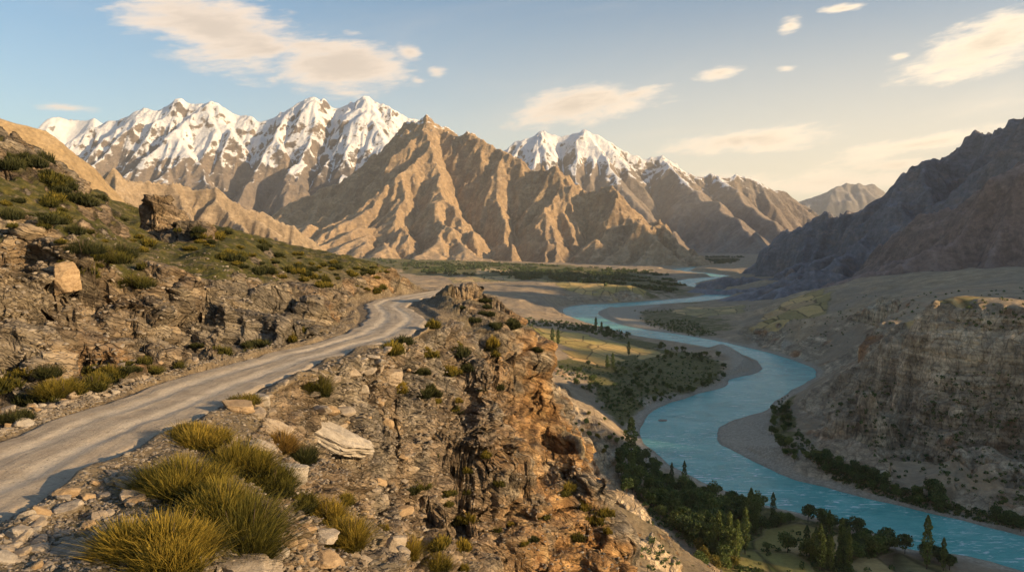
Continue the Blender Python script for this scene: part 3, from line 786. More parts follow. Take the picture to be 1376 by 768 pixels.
def blocks(x, y, z, T, Wd, seed, warp=.35):
    """layered, jointed rock: each bed and each block of it stands out by its own amount"""
    w = fbm3(x / (T * 5) + seed, y / (T * 5), z / (T * 5), 2)
    s = z / T + w * warp * 3 + seed * 3.7
    L = np.floor(s); f = s - L
    hw = hash3(L, L * 0 + seed, L * 0)
    u = x / Wd + hw * 9 + .45 * vn3(x / Wd, y / Wd, z / T); v = y / Wd + hw * 5 + .45 * vn3(x / Wd + 9, y / Wd, z / T)
    cu = np.floor(u); cv = np.floor(v)
    h = hash3(L + seed, cu, cv)
    bed = hash3(L, L * 0 + seed + 3, L * 0 + 1)
    off = .55 * h + .45 * bed - .5
    gap = np.minimum(sstep(0, .16, f), sstep(0, .10, 1 - f))
    fu = u - cu; fv = v - cv
    jg = np.minimum(np.minimum(sstep(0, .07, fu), sstep(0, .07, 1 - fu)), np.minimum(sstep(0, .07, fv), sstep(0, .07, 1 - fv)))
    return off - .30 * (1 - gap) - .16 * (1 - jg), gap * (.5 + .5 * jg), bed


BUMPS = [  # outcrops: px, py, distance, radius, extra height
    (212, 300, 74, 3.2, 3.6), (248, 318, 71, 2.6, 1.6), (75, 375, 40, 1.6, 1.6), (430, 560, 40, 2.6, 1.0), (545, 470, 60, 2.6, 0.9), (90, 250, 70, 4, .8),
    (650, 418, 88, 4.0, .5), (415, 590, 34, 1.3, .8), (600, 570, 60, 5, .6), (20, 430, 34, 3, .8), (260, 400, 49, 3, 1.0), (160, 420, 42, 3, .8), (380, 425, 58, 3, 1.0)]


ROCKY = [([(0, 375), (100, 385), (200, 395), (300, 380), (400, 378), (480, 385), (495, 418), (440, 448), (340, 466), (240, 484), (120, 512), (0, 545)], 14, 1.),
         ([(0, 150), (60, 195), (115, 240), (118, 262), (60, 240), (0, 222)], 8, .9), ([(0, 290), (70, 300), (110, 350), (100, 385), (0, 378)], 14, .8),
         ([(350, 500), (440, 505), (485, 560), (480, 650), (420, 640), (370, 560)], 14, .75), ([(470, 495), (640, 490), (670, 560), (640, 600), (560, 590), (480, 545)], 14, .9),
         ([(560, 545), (700, 520), (745, 480), (752, 600), (840, 660), (860, 768), (700, 768), (640, 700), (560, 690)], 14, 1.), ([(600, 404), (690, 418), (700, 455), (640, 445)], 5, 1.),
         ([(480, 620), (560, 640), (560, 700), (500, 680)], 12, .7)]


SCARPS = [([(560, 57), (640, 57.5), (705, 61)], 6.5, 8, 1.3), ([(470, 55), (560, 58), (650, 66)], 3.6, 4, .8), ([(672, 71), (715, 74), (748, 77)], 5.5, 6, 1.3),
          ([(640, 52), (740, 60), (835, 65)], 5.5, 7, 1.3), ([(470, 46), (540, 48), (600, 50)], 2.6, 4, .3), ([(-30, 33), (120, 36.5), (240, 42.5), (340, 49), (440, 58)], 2.8, 3.5, .25), ([(-30, 41), (100, 44), (150, 47)], 2.0, 3, .25),
          ([(215, 50), (300, 55), (400, 62)], 1.8, 3, .25), ([(360, 37), (430, 40), (480, 44)], 1.8, 3, .25), ([(610, 85), (650, 87), (690, 86)], 2.2, 3, .4)]


def near_field():
    K = Field(R(-47), R(47), 520, math.log(2.0), math.log(300), 640)
    K.f['z'] = rbf(K.AZ * 1.3, K.LR)
    N = Field(R(-47), R(47), 1500, math.log(2.0), math.log(300), 1250)
    X, Y = N.X, N.Y
    Z = K.at('z', N.AZ, N.LR)
    r = np.exp(N.LR)
    gy = np.gradient(Z, axis=0) / (r * (N.l[1] - N.l[0])); gx = np.gradient(Z, axis=1) / (r * (N.a[1] - N.a[0]))
    sl = np.hypot(gx, gy)
    for _ in range(3):
        sl[1:-1, 1:-1] = (sl[1:-1, 1:-1] * 2 + sl[:-2, 1:-1] + sl[2:, 1:-1] + sl[1:-1, :-2] + sl[1:-1, 2:]) / 6
    nz1 = fbm2(X / 9, Y / 9, 4); nz2 = fbm2(X / 2.4 + 30, Y / 2.4, 4)
    rock = sstep(.66, 1.12, sl + nz1 * .42)
    # gullies running down the outer slope, knobs on the grassy slope
    amp = sstep(6, 30, r)
    Z = Z + amp * (nz1 * .9 + nz2 * .28) + .35 * amp * (ridged2(X / 6 + 4, Y / 6, 4) - .5) * (.4 + rock)
    # hold the skyline of the slope to its surveyed line
    tx = np.array([-400, -100, 0, 60, 110, 160, 215, 300, 400, 480, 530, 552, 562]); ty = np.array([60, 120, 166, 200, 244, 270, 291, 304, 330, 346, 360, 370, 382])
    cols = np.where(N.a < math.atan((562 - 688) / F))[0]
    rr_ = r[:, 0]; sel = np.where((rr_ > 38) & (rr_ < 280))[0]
    for _ in range(3):
        pxs = 688 + F * np.tan(N.a[cols]); 
        tel = np.array([rdir(p, q)[1] for p, q in zip(pxs, np.interp(pxs, tx, ty))]) * np.cos(N.a[cols])
        el = (Z[sel][:, cols] - CZ) / rr_[sel][:, None]; k = el.argmax(0); rk_ = rr_[sel][k]
        dz = (tel - el.max(0)) * rk_
        pw_ = np.pad(rk_, 45, mode='edge'); rk_ = np.convolve(pw_, np.ones(91) / 91, 'same')[45:-45]
        w_ = 14; pad = np.pad(dz, w_, mode='edge'); dz = np.convolve(pad, np.ones(2 * w_ + 1) / (2 * w_ + 1), 'same')[w_:-w_]
        Z[:, cols] += dz[None, :] * sstep(.50, .95, rr_[:, None] / rk_[None, :])
    pxs = 688 + F * X / (Y * math.cos(PITCH) - (Z - CZ) * math.sin(PITCH)).clip(1); pys = 384 - F * (Y * math.sin(PITCH) + (Z - CZ) * math.cos(PITCH)) / (Y * math.cos(PITCH) - (Z - CZ) * math.sin(PITCH)).clip(1)
    front = (Y > 3) & (r < 110)
    pr = np.zeros(X.shape)
    kz = K.f['z']; kd = (K.Y * math.cos(PITCH) - (kz - CZ) * math.sin(PITCH)).clip(1)
    kx = 688 + F * K.X / kd; ky = 384 - F * (K.Y * math.sin(PITCH) + (kz - CZ) * math.cos(PITCH)) / kd
    for poly, wpx, amt in ROCKY:
        K.f['t'] = sdf_poly(kx, ky, poly)
        sd_ = K.at('t', N.AZ[front], N.LR[front]) / wpx + .9 * nz1[front] + .7 * nz2[front]
        pr[front] = np.maximum(pr[front], amt * sstep(.6, -.6, sd_))
    rock = np.maximum(rock, pr)
    # scarps: rock steps with a sheer face
    ap = 688 + F * np.tan(N.AZ)
    n0 = fbm2(X / 4.5 + 31, Y / 4.5, 3)
    n0 = np.round(n0 * 2.2) / 2.2 * .55 + n0 * .45          # faces break back in blocks
    for pts_, H_, L_, wd_ in SCARPS:
        pts_ = np.array(pts_, float); rl = np.interp(ap, pts_[:, 0], pts_[:, 1])
        s_ = r - rl - 1.25 * n0 - .18 * nz2
        win = sstep(pts_[0, 0] - 45, pts_[0, 0] + 35, ap + 12 * nz1) * sstep(pts_[-1, 0] + 30, pts_[-1, 0] - 18, ap + 12 * nz1)
        step_ = np.where(s_ > 0, .55, -1.45) * sstep(0, wd_, np.abs(s_)) * np.exp(-np.abs(s_) / L_)
        win = win * (1 - .85 * np.exp(-((ap - 768) / 45) ** 2 - ((r - 67) / 9) ** 2))
        Z = Z + .5 * H_ * step_ * win
        pr = np.maximum(pr, win * sstep(L_ * .9, L_ * .4, np.abs(s_)))
    Z = Z + 2.2 * np.exp(-((ap - 762) / 30) ** 2 - ((r - 66.5) / 3.5) ** 2)
    rock = np.maximum(rock, pr)
    # cliffs and ledges: the outer slope breaks into walls, the uphill bank into a low band
    wl = pr * ((X > -12) | (Z < 142)) * sstep(143, 140.5, Z)
    wl = wl * .45
    wl = wl * (1 - .95 * np.exp(-((pxs - 772) / 42) ** 2 - ((pys - 650) / 80) ** 2))
    T = 6.4; nz0 = fbm2(X / 22 + 12, Y / 22 + 6, 3); q_ = Z / T + .50 * nz0 + .10 * nz1 + .05 * nz2 + .02 * X; fl_ = np.floor(q_)
    Zt = (fl_ + sstep(.60, .84, q_ - fl_)) * T - (q_ * T - Z)
    Z = Z * (1 - .92 * wl) + Zt * .92 * wl
    wu = pr * (X < -9) * sstep(143.8, 144.6, Z) * (r < 105)
    T = 2.6; q_ = Z / T + .45 * nz1 + .15 * nz2; fl_ = np.floor(q_)
    Zt = (fl_ + sstep(.45, .85, q_ - fl_)) * T - (q_ * T - Z)
    Z = Z * (1 - .8 * wu) + Zt * .8 * wu
    for (a, b, d, rad, hh) in BUMPS:
        x, y, z = PD(a, b, d)
        q = np.hypot(X - x, (Y - y)) / rad + .30 * fbm2(X / rad * .9 + a, Y / rad * .9, 3)
        m = sstep(1.05, .55, q)
        Z = Z + hh * m; rock = np.maximum(rock, sstep(1.3, .8, q))
    # the road bench
    P = MC; best = np.full(X.shape, 1e9); hw = np.zeros(X.shape)
    kr = np.exp(K.LR); near = (kr < 140) & (K.X < 8) & (K.X > -40)
    xx, yy = K.X[near], K.Y[near]; b = np.full(xx.shape, 1e9); wv = np.zeros(xx.shape); sd = np.zeros(xx.shape)
    for i in range(0, len(P) - 4, 4):
        ax, ay = P[i]; bx, by = P[i + 4]; dx, dy = bx - ax, by - ay
        t = np.clip(((xx - ax) * dx + (yy - ay) * dy) / (dx * dx + dy * dy), 0, 1)
        d = np.hypot(xx - ax - t * dx, yy - ay - t * dy); k = d < b
        b[k] = d[k]; wv[k] = MH[i]; sd[k] = np.sign((dx * (yy - ay) - dy * (xx - ax)))[k]
    K.f['d'] = np.full(K.X.shape, 30.); K.f['d'][near] = np.minimum(b - wv, 30)
    K.f['s'] = np.zeros(K.X.shape); K.f['s'][near] = sd
    D = K.at('d', N.AZ, N.LR); SD = K.at('s', N.AZ, N.LR)
    edge = D + .35 * nz2
    up = SD > 0                                          # uphill side
    fall = np.where(up, sstep(.3, 1.8, edge), sstep(.5, 3.2, edge))
    Z = ROADZ - .05 * 0 + (Z - ROADZ) * fall + np.where(D < 0, -.10, 0) + .05 * nz2 * (1 - fall) * (D > 0)
    berm = np.exp(-((edge - .55) / .35) ** 2) * .16 * (1 + nz2)
    Z = Z + np.where(D > 0, berm, 0)
    rock = rock * sstep(.4, 1.6, edge)
    N.f['z'] = Z; N.f['rock'] = rock; N.f['slope'] = sl; N.f['road'] = D
    # where grass grows: slope above the rock band, tufts elsewhere
    gr = np.clip(.35 + .6 * nz1, 0, 1) * (1 - rock * .8)
    az_px = 688 + F * np.tan(N.AZ)
    uphill = (up | (D > 28)) & (X < -4) & (r > 40)
    gr = np.where(uphill, gr * (1 - .6 * rock) + .75 * sstep(145.5, 148, Z) * (1 - .75 * rock), gr * .45)
    N.f['grass'] = np.clip(gr, 0, 1) * sstep(.2, 2.0, edge)
    N.f['gravel'] = np.clip(1.2 - D / 6, .25, 1)
    N.f['gold'] = np.clip(.25 + 1.0 * sstep(-4, 6, X) * sstep(40, 55, r) + .45 * sstep(148, 144, Z) * (X < -10) * sstep(.45, .6, nz1 + .5), 0, 1)
    return N


def adaptive(N, az, nr, lr0, lr1, wr=.30, zkey='z'):
    """rows spread evenly along what an eye near the camera height sees of each radial profile"""
    nf = 2600
    lf = np.linspace(lr0, lr1, nf)
    LR = np.empty((nr, len(az)))
    A, L = np.meshgrid(az, lf)
    Z = N.at(zkey, A, L)
    rr = np.exp(L)
    el = (Z - CZ) / rr
    de = np.abs(np.diff(el, axis=0)); dl = np.diff(L, axis=0)
    w = np.sqrt(de ** 2 + (wr * .35 * dl) ** 2) + .05 * dl
    k = 16
    w_ = np.pad(w, ((0, 0), (4, 4)), mode='edge'); w = sum(w_[:, i:i + w.shape[1]] for i in range(9)) / 9
    pad = np.pad(w.T, ((0, 0), (k, k)), mode='edge'); cs = np.cumsum(np.pad(pad, ((0, 0), (1, 0))), axis=1)
    w = ((cs[:, 2 * k + 1:] - cs[:, :-2 * k - 1]) / (2 * k + 1)).T
    c = np.vstack([np.zeros((1, len(az))), np.cumsum(w, axis=0)])
    for j in range(len(az)):
        LR[:, j] = np.interp(np.linspace(0, c[-1, j], nr), c[:, j], lf)
    # neighbouring profiles must step alike, or the sheet would bridge hollows
    for hw in (16, 12):
        q = np.pad(LR, ((0, 0), (hw, hw)), mode='edge'); cs = np.cumsum(np.pad(q, ((0, 0), (1, 0))), axis=1)
        LR = (cs[:, 2 * hw + 1:] - cs[:, :-2 * hw - 1]) / (2 * hw + 1)
    return np.broadcast_to(az, LR.shape), LR


def normals_of(P):
    du = np.gradient(P, axis=1); dv = np.gradient(P, axis=0)
    n = np.cross(du, dv); n /= np.linalg.norm(n, axis=2, keepdims=True) + 1e-9
    n *= np.where(n[..., 2:] < 0, -1, 1)
    return n


def az_axis(lo, hi, core, n):
    a = np.linspace(R(-core), R(core), n)
    step = a[1] - a[0]
    l = np.arange(a[0] - step * 3, R(lo), -step * 3)[::-1]; r_ = np.arange(a[-1] + step * 3, R(hi), step * 3)
    return np.concatenate([l, a, r_])


def build_near():
    N = near_field(); log('near field')
    az = az_axis(-46, 46, 33.5, 1200)
    A, L = adaptive(N, az, 1200, math.log(6), math.log(290))
    r = np.exp(L); X = r * np.sin(A); Y = r * np.cos(A); Z = N.at('z', A, L)
    rock = N.at('rock', A, L); road = N.at('road', A, L)
    P = np.stack([X, Y, Z], 2)
    # smoothed normals from the macro surface
    n = normals_of(P)
    for _ in range(2):
        n[1:-1, 1:-1] = n[1:-1, 1:-1] + n[:-2, 1:-1] + n[2:, 1:-1] + n[1:-1, :-2] + n[1:-1, 2:]
    n /= np.linalg.norm(n, axis=2, keepdims=True)
    steep = sstep(.90, .62, n[..., 2])
    rk = np.clip(np.maximum(rock * (.55 + .45 * steep), steep * .9), 0, 1)
    outer = sstep(-9, -3, X)                           # the cliff below the road: flatter beds
    x1, y1, z1 = rot_coords(X, Y, Z, R(8), R(-19))
    x2, y2, z2 = rot_coords(X, Y, Z, R(-4), R(-7))
    xr = x1 * (1 - outer) + x2 * outer; yr = y1; zr = z1 * (1 - outer) + z2 * outer
    xr, yr, zr = [np.ascontiguousarray(q, dtype=np.float32) for q in (xr, yr, zr)]
    b0, g0, bd0 = blocks(xr, yr, zr, 3.6, 5.5, 1)
    b1, g1, bd1 = blocks(xr, yr, zr, 1.15, 2.8, 5, .25)
    b2, g2, bd2 = blocks(xr, yr, zr, .40, 1.5, 9, .2)
    fl = fbm3(X / 2.2, Y / 2.2, Z / 9, 3)
    fn = fbm3(X / .7, Y / .7, Z / .7, 3)
    log('rock noise')
    disp = rk * (2.5 * b0 * outer + 1.6 * b0 * (1 - outer) + (1.3 + .35 * outer) * b1 + .42 * b2 + (.55 * fl * outer * steep) + .10 * fn)
    soft = (1 - rk) * .10 * fn
    keep = sstep(.0, 1.5, road)
    near_cam = sstep(8, 20, r)
    hor = n.copy(); hor[..., 2] *= .45
    P = P + hor * (disp * keep * near_cam * 1.0)[..., None]
    P[..., 2] += soft * keep
    lay = np.clip(.5 + .5 * (g1 - .5) + .30 * (g2 - .5) + .25 * (bd1 - .5) + .2 * (bd0 - .5) + .15 * fn, 0, 1)
    lay = lay * rk + .65 * (1 - rk)
    at = dict(rock=(rk * keep).ravel(), grass=N.at('grass', A, L).ravel(), lay=lay.ravel(), gravel=N.at('gravel', A, L).ravel(), gold=N.at('gold', A, L).ravel())
    me = mesh_np('hillside', P.reshape(-1, 3), grid_quads(*X.shape), MT['hill'], at)
    o = link('hillside', me, kind='structure'); o['label'] = 'rocky hillside and cliff carrying the dirt road'
    log('hillside mesh', X.shape)
    return N, P, rk, o


def build_road():
    n = len(MC); m = 41
    t = np.linspace(0, 1, m)
    s = np.append(0, np.cumsum(np.hypot(*np.diff(MC, axis=0).T)))
    wl = .28 * fbm2(s / 2.2, s * 0 + 3, 4); wr = .34 * fbm2(s / 1.9 + 50, s * 0 + 7, 4)
    d = (MR - ML); d /= np.hypot(*d.T)[:, None]
    A = ML - d * (.12 + wl)[:, None]; B = MR + d * (.12 + wr)[:, None]
    P = A[:, None, :] * (1 - t)[None, :, None] + B[:, None, :] * t[None, :, None]
    X, Y = P[..., 0], P[..., 1]
    tt = np.broadcast_to(t, X.shape); ss = np.broadcast_to(s[:, None], X.shape)
    rut = -.055 * (np.exp(-((tt - .31) / .07) ** 2) + np.exp(-((tt - .68) / .07) ** 2))
    e = np.minimum(tt, 1 - tt)
    Z = ROADZ + rut + .02 * fbm2(X / .9, Y / .9, 4) + .02 * fbm2(tt * 9, ss * .2, 3) - .10 * sstep(.05, 0, e) + .02
    V = np.stack([X, Y, Z], 2).reshape(-1, 3)
    me = mesh_np('road', V, grid_quads(n, m), MT['road'], dict(across=tt.ravel(), along=ss.ravel()))
    o = link('road', me, kind='structure'); o['label'] = 'pale dirt road with two wheel tracks'
    return o


# ------------------------------------------------------------------ valley
def fpoly(lst): return [(a, b) for a, b in lst]


FIELDS = [  # px outline, colour of crop or stubble (albedo), height used to place it
    ([(690, 437), (790, 440), (812, 452), (760, 462), (700, 458)], (.24, .215, .075), 24),
    ([(705, 445), (770, 447), (765, 454), (705, 452)], (.33, .27, .12), 24),
    ([(745, 463), (800, 452), (850, 456), (880, 466), (840, 474), (770, 474)], (.36, .265, .12), 18),
    ([(770, 456), (820, 452), (845, 458), (800, 463)], (.25, .23, .085), 18),
    ([(752, 478), (800, 474), (838, 480), (812, 490), (770, 488)], (.37, .25, .12), 17),
    ([(838, 470), (880, 466), (895, 474), (860, 482)], (.28, .21, .12), 13),
    ([(1005, 735), (1035, 708), (1075, 700), (1110, 715), (1068, 733)], (.050, .075, .020), 4),
    ([(985, 768), (1010, 738), (1060, 740), (1090, 768)], (.045, .095, .025), 4),
    ([(1050, 735), (1110, 718), (1155, 722), (1120, 742)], (.25, .195, .155), 4),
    ([(1155, 768), (1160, 748), (1210, 738), (1270, 752), (1300, 768)], (.20, .165, .12), 4),
    ([(600, 372), (690, 370), (700, 376), (610, 380)], (.33, .26, .19), 38),
    ([(720, 378), (800, 384), (870, 386), (860, 392), (760, 388)], (.33, .25, .13), 30),
    ([(640, 362), (660, 361), (690, 364), (640, 368)], (.36, .30, .24), 34),
    ([(1000, 416), (1060, 404), (1120, 408), (1110, 422), (1040, 424)], (.27, .20, .125), 44),
    ([(1015, 408), (1060, 400), (1120, 400), (1100, 407)], (.33, .24, .15), 46),
    ([(900, 418), (925, 410), (1000, 414), (1000, 428), (940, 428)], (.31, .245, .185), 3),
    ([(1205, 440), (1250, 428), (1376, 432), (1376, 452), (1250, 458), (1210, 455)], (.30, .225, .13), 82),
]
BARS = [([(955, 590), (985, 556), (1040, 548), (1036, 575), (1052, 600), (1095, 628), (1150, 652), (1060, 650), (1000, 622)], 3),
        ([(945, 466), (975, 472), (1032, 490), (1015, 506), (985, 513), (978, 490)], 2),
        ([(800, 412), (850, 409), (890, 409), (860, 418), (860, 432), (930, 452), (900, 452), (830, 436), (800, 424)], 2),
        ([(1090, 494), (1040, 476), (1000, 466), (1010, 463), (1060, 471), (1100, 488)], 2),
        ([(830, 640), (850, 590), (850, 560), (880, 542), (905, 533), (890, 552), (872, 575), (872, 592), (905, 620), (890, 634), (860, 650)], 3),
        ([(860, 543), (950, 520), (985, 495), (995, 505), (960, 530), (880, 552)], 3)]
GREEN = [([(640, 372), (900, 388), (930, 378), (880, 362), (700, 352), (560, 346), (480, 330), (480, 352), (560, 372)], 34, 1.0),
         ([(740, 500), (800, 486), (850, 478), (880, 462), (950, 475), (978, 492), (975, 520), (900, 535), (870, 545), (830, 560), (800, 530)], 12, .9),
         ([(820, 440), (905, 455), (880, 470), (820, 455)], 14, .7),
         ([(840, 418), (960, 412), (990, 446), (930, 452), (870, 436)], 3, .5),
         ([(830, 620), (880, 625), (960, 665), (1080, 700), (1200, 735), (1240, 760), (1200, 900), (960, 900), (940, 740), (880, 690)], 4, 1.1),
         ([(1030, 535), (1060, 530), (1070, 600), (1120, 645), (1230, 680), (1376, 710), (1376, 725), (1200, 690), (1080, 640), (1040, 600)], 5, .9),
         ([(900, 345), (1000, 345), (985, 352), (920, 356)], 14, 1.0)]


VWALLS = [([(1105, 565), (1150, 520), (1192, 474), (1250, 464), (1376, 458), (1520, 452), (1520, 680), (1376, 640), (1230, 610), (1130, 590)], 21., 20., 380, 900),
          ([(1000, 440), (1060, 438), (1110, 430), (1200, 395), (1190, 440), (1130, 492), (1060, 478), (1000, 462)], 13., 12., 700, 1700),
          ([(740, 408), (770, 392), (900, 392), (915, 398), (840, 404), (760, 412)], 10., 6., 1500, 2600),
          ([(740, 480), (800, 560), (860, 640), (800, 640), (740, 560)], 9., 5., 330, 800)]


def valley_field():
    K = Field(R(-46), R(62), 620, math.log(150), math.log(15000), 720)
    K.f['z'] = rbf(K.AZ * 1.3, K.LR); K.f['river'] = sdf_poly(K.X, K.Y, RP)
    N = Field(R(-46), R(62), 1700, math.log(150), math.log(15000), 1350)
    X, Y = N.X, N.Y; r = np.exp(N.LR)
    Z = K.at('z', N.AZ, N.LR)
    gy = np.gradient(Z, axis=0) / (r * (N.l[1] - N.l[0])); gx = np.gradient(Z, axis=1) / (r * (N.a[1] - N.a[0]))
    sl = np.hypot(gx, gy)
    for _ in range(3):
        sl[1:-1, 1:-1] = (sl[1:-1, 1:-1] * 2 + sl[:-2, 1:-1] + sl[2:, 1:-1] + sl[1:-1, :-2] + sl[1:-1, 2:]) / 6
    rock = sstep(.38, .75, sl + .12 * fbm2(X / 60, Y / 60, 4))
    hi = sstep(3, 16, Z)
    gul = ridged2(X / 75 + 8 + .3 * fbm2(X / 40, Y / 40, 3), Y / 75, 5)
    Z = Z + hi * (4.0 * fbm2(X / 120, Y / 120, 5) * (.35 + .65 * sstep(.05, .3, sl)) + 13 * (gul - .52) * sstep(.12, .5, sl)) + .5 * fbm2(X / 14, Y / 14, 4) * sstep(1.5, 5, Z)
    fr = sstep(900, 1500, r) * sstep(9000, 5000, r) * sstep(8, 26, Z)
    Z = Z + fr * (9 * (ridged2(X / 210 + 2, Y / 210, 5) - .5) + 3 * fbm2(X / 60, Y / 60, 4))
    dep = (Y * math.cos(PITCH) - (Z - CZ) * math.sin(PITCH)).clip(1)
    kz = K.f['z']; kd = (K.Y * math.cos(PITCH) - (kz - CZ) * math.sin(PITCH)).clip(1)
    kx = 688 + F * K.X / kd; ky = 384 - F * (K.Y * math.sin(PITCH) + (kz - CZ) * math.cos(PITCH)) / kd
    vn_ = fbm2(X / 34, Y / 34, 4)
    wallm = np.zeros(X.shape)
    for poly, T, fl_amp, d0, d1 in VWALLS:
        fm = (Y > d0) & (Y < d1)
        K.f['t'] = sdf_poly(kx, ky, poly)
        sd_ = K.at('t', N.AZ[fm], N.LR[fm]) / 12 + .8 * vn_[fm]
        wm = sstep(.8, -.8, sd_)
        x_, y_, z_ = X[fm], Y[fm], Z[fm]
        z_ = z_ + wm * fl_amp * (ridged2(x_ / (T * 1.5) + 3, y_ / (T * 1.5), 4) - .5)
        q_ = z_ / T + .40 * vn_[fm] + .10 * fbm2(x_ / 9, y_ / 9, 3); f_ = np.floor(q_)
        zt = (f_ + sstep(.35, .88, q_ - f_)) * T - (q_ * T - z_)
        kt = .45 if T > 20 else .8
        Z[fm] = z_ * (1 - kt * wm) + zt * kt * wm
        wallm[fm] = np.maximum(wallm[fm], wm)
    rock = np.maximum(rock, wallm)
    # cliff buttresses on the big cliff at the right: fluting and benches
    cl = sstep(.35, .8, sl) * sstep(250, 330, r)
    Z = Z + cl * (7 * (ridged2(X / 26 + 3, Y / 26, 4) - .5) + 2.0 * fbm2(X / 7, Y / 7, 3))
    log('river distance')
    S = K.at('river', N.AZ, N.LR)
    k = 1 + Y / 2500
    S = S + 1.6 * k * fbm2(X / (22 * k), Y / (22 * k), 3)
    Z = np.maximum(Z, 1.1 + .35 * fbm2(X / 20, Y / 20, 4))
    bank = .25 + np.where(S > 0, S * .16, S * .35) + np.maximum(S - 9, 0) * .5
    Z = np.where(S < 60 * k, np.minimum(Z, bank), Z)
    Z = np.maximum(Z, -3)
    N.f['z'] = Z; N.f['rock'] = rock * sstep(2, 12, S); N.f['slope'] = sl; N.f['river'] = S
    C = np.zeros(X.shape + (3,)); FF = np.zeros(X.shape)
    wob = 5 * fbm2(X / 30, Y / 30, 3)
    for lst, c, z in FIELDS:
        P = polyz(lst, z)
        bx = (X > P[:, 0].min() - 40) & (X < P[:, 0].max() + 40) & (Y > P[:, 1].min() - 60) & (Y < P[:, 1].max() + 60)
        if not bx.any(): continue
        s = sdf_poly(X[bx], Y[bx], P) + wob[bx]
        f = sstep(2, -2, s); FF[bx] = np.maximum(FF[bx], f); C[bx] = C[bx] * (1 - f[:, None]) + np.array(c) * f[:, None]
    N.f['ff'] = FF
    for i in range(3): N.f['c%d' % i] = C[..., i]
    B = np.zeros(X.shape)
    for lst, z in BARS:
        P = polyz(lst, z)
        bx = (X > P[:, 0].min() - 40) & (X < P[:, 0].max() + 40) & (Y > P[:, 1].min() - 60) & (Y < P[:, 1].max() + 60)
        B[bx] = np.maximum(B[bx], sstep(6, -6, sdf_poly(X[bx], Y[bx], P) + wob[bx]))
    B = np.maximum(B, sstep(14, 5, S + wob * .6) * (r > 250))
    N.f['bar'] = B
    G = np.zeros(X.shape)
    for lst, z, g in GREEN:
        P = polyz(lst, z)
        w = max(8, P[:, 1].mean() * .02)
        K.f['t'] = sdf_poly(K.X, K.Y, P)
        G = np.maximum(G, g * sstep(w, -w, K.at('t', N.AZ, N.LR) + wob * w / 8))
    G = G * (1 - .8 * sstep(4000, 9000, r)) + .10
    N.f['green'] = np.clip(G * (1 - B) * (1 - FF) * (1 - rock * .8), 0, 1)
    N.f['red'] = sstep(560, 480, Y) * 0 + sstep(-.2, .3, fbm2(X / 50 + 3, Y / 50, 3))
    log('valley field')
    return N


def build_valley():
    N = valley_field()
    az = az_axis(-45, 61, 33.5, 1150)
    A, L = adaptive(N, az, 1150, math.log(170), math.log(14500), wr=.12)
    r = np.exp(L); X = r * np.sin(A); Y = r * np.cos(A); Z = N.at('z', A, L)
    rock = N.at('rock', A, L)
    P = np.stack([X, Y, Z], 2); n = normals_of(P)
    for _ in range(2):
        n[1:-1, 1:-1] = n[1:-1, 1:-1] + n[:-2, 1:-1] + n[2:, 1:-1] + n[1:-1, :-2] + n[1:-1, 2:]
    n /= np.linalg.norm(n, axis=2, keepdims=True)
    steep = sstep(.88, .60, n[..., 2]) * sstep(20000, 2500, r)
    rk = np.clip(np.maximum(rock * .5, steep), 0, 1)
    near = sstep(1800, 900, r)
    x1, y1, z1 = rot_coords(X, Y, Z, R(3), R(-4))
    b0, g0, bd0 = blocks(x1, y1, z1, 11., 22., 3, .25)
    b1, g1, bd1 = blocks(x1, y1, z1, 3.8, 9., 7, .3)
    fl = fbm3(X / 11, Y / 11, Z / 60, 4)
    disp = rk * near * (2.6 * b0 + 2.0 * b1 + 4.2 * fl)
    S = N.at('river', A, L)
    disp *= sstep(5, 25, S)
    hor = n.copy(); hor[..., 2] *= .4
    P = P + hor * disp[..., None]
    # the near rim lies just below the hillside sheet
    P[..., 2] -= 1.2 * sstep(290, 240, r)
    lay = np.clip(.55 + .45 * (g1 - .5) + .4 * (bd0 - .5) + .35 * (bd1 - .5) + .25 * fl, 0, 1) * rk + .7 * (1 - rk)
    fc = np.stack([N.at('c%d' % i, A, L).ravel() for i in range(3)], 1)
    at = dict(rock=np.maximum(rock * .6, rk).ravel(), lay=lay.ravel(), green=N.at('green', A, L).ravel(), bar=N.at('bar', A, L).ravel(), red=N.at('red', A, L).ravel(),
              fieldf=N.at('ff', A, L).ravel(), fieldcol=fc)
    me = mesh_np('valley_floor', P.reshape(-1, 3), grid_quads(*X.shape), MT['valley'], at)
    o = link('valley_floor', me, kind='structure'); o['label'] = 'valley floor with terraces, gravel bars, small fields and cliffs'
    log('valley mesh', X.shape)
    return N, P, rk, o


def build_water():
    # one sheet following the channel, its edges just under the banks
    P = RP
    A = np.array(P); nrm = np.roll(A, -1, 0) - np.roll(A, 1, 0)
    nrm = np.stack([nrm[:, 1], -nrm[:, 0]], 1); nrm /= np.hypot(*nrm.T)[:, None] + 1e-9
    area = .5 * np.sum(A[:, 0] * np.roll(A[:, 1], -1) - np.roll(A[:, 0], -1) * A[:, 1])
    x0, x1 = -300, 2600; 
    xs = np.linspace(-400, 2600, 31); ys = np.concatenate([np.linspace(150, 2400, 40), np.linspace(2600, 9000, 20)])
    X, Y = np.meshgrid(xs, ys)
    V = np.stack([X.ravel(), Y.ravel(), np.full(X.size, .22)], 1)
    me = mesh_np('river', V, grid_quads(*X.shape), MT['water'])
    o = link('river', me, kind='structure'); o['label'] = 'turquoise river winding down the valley'
    return o


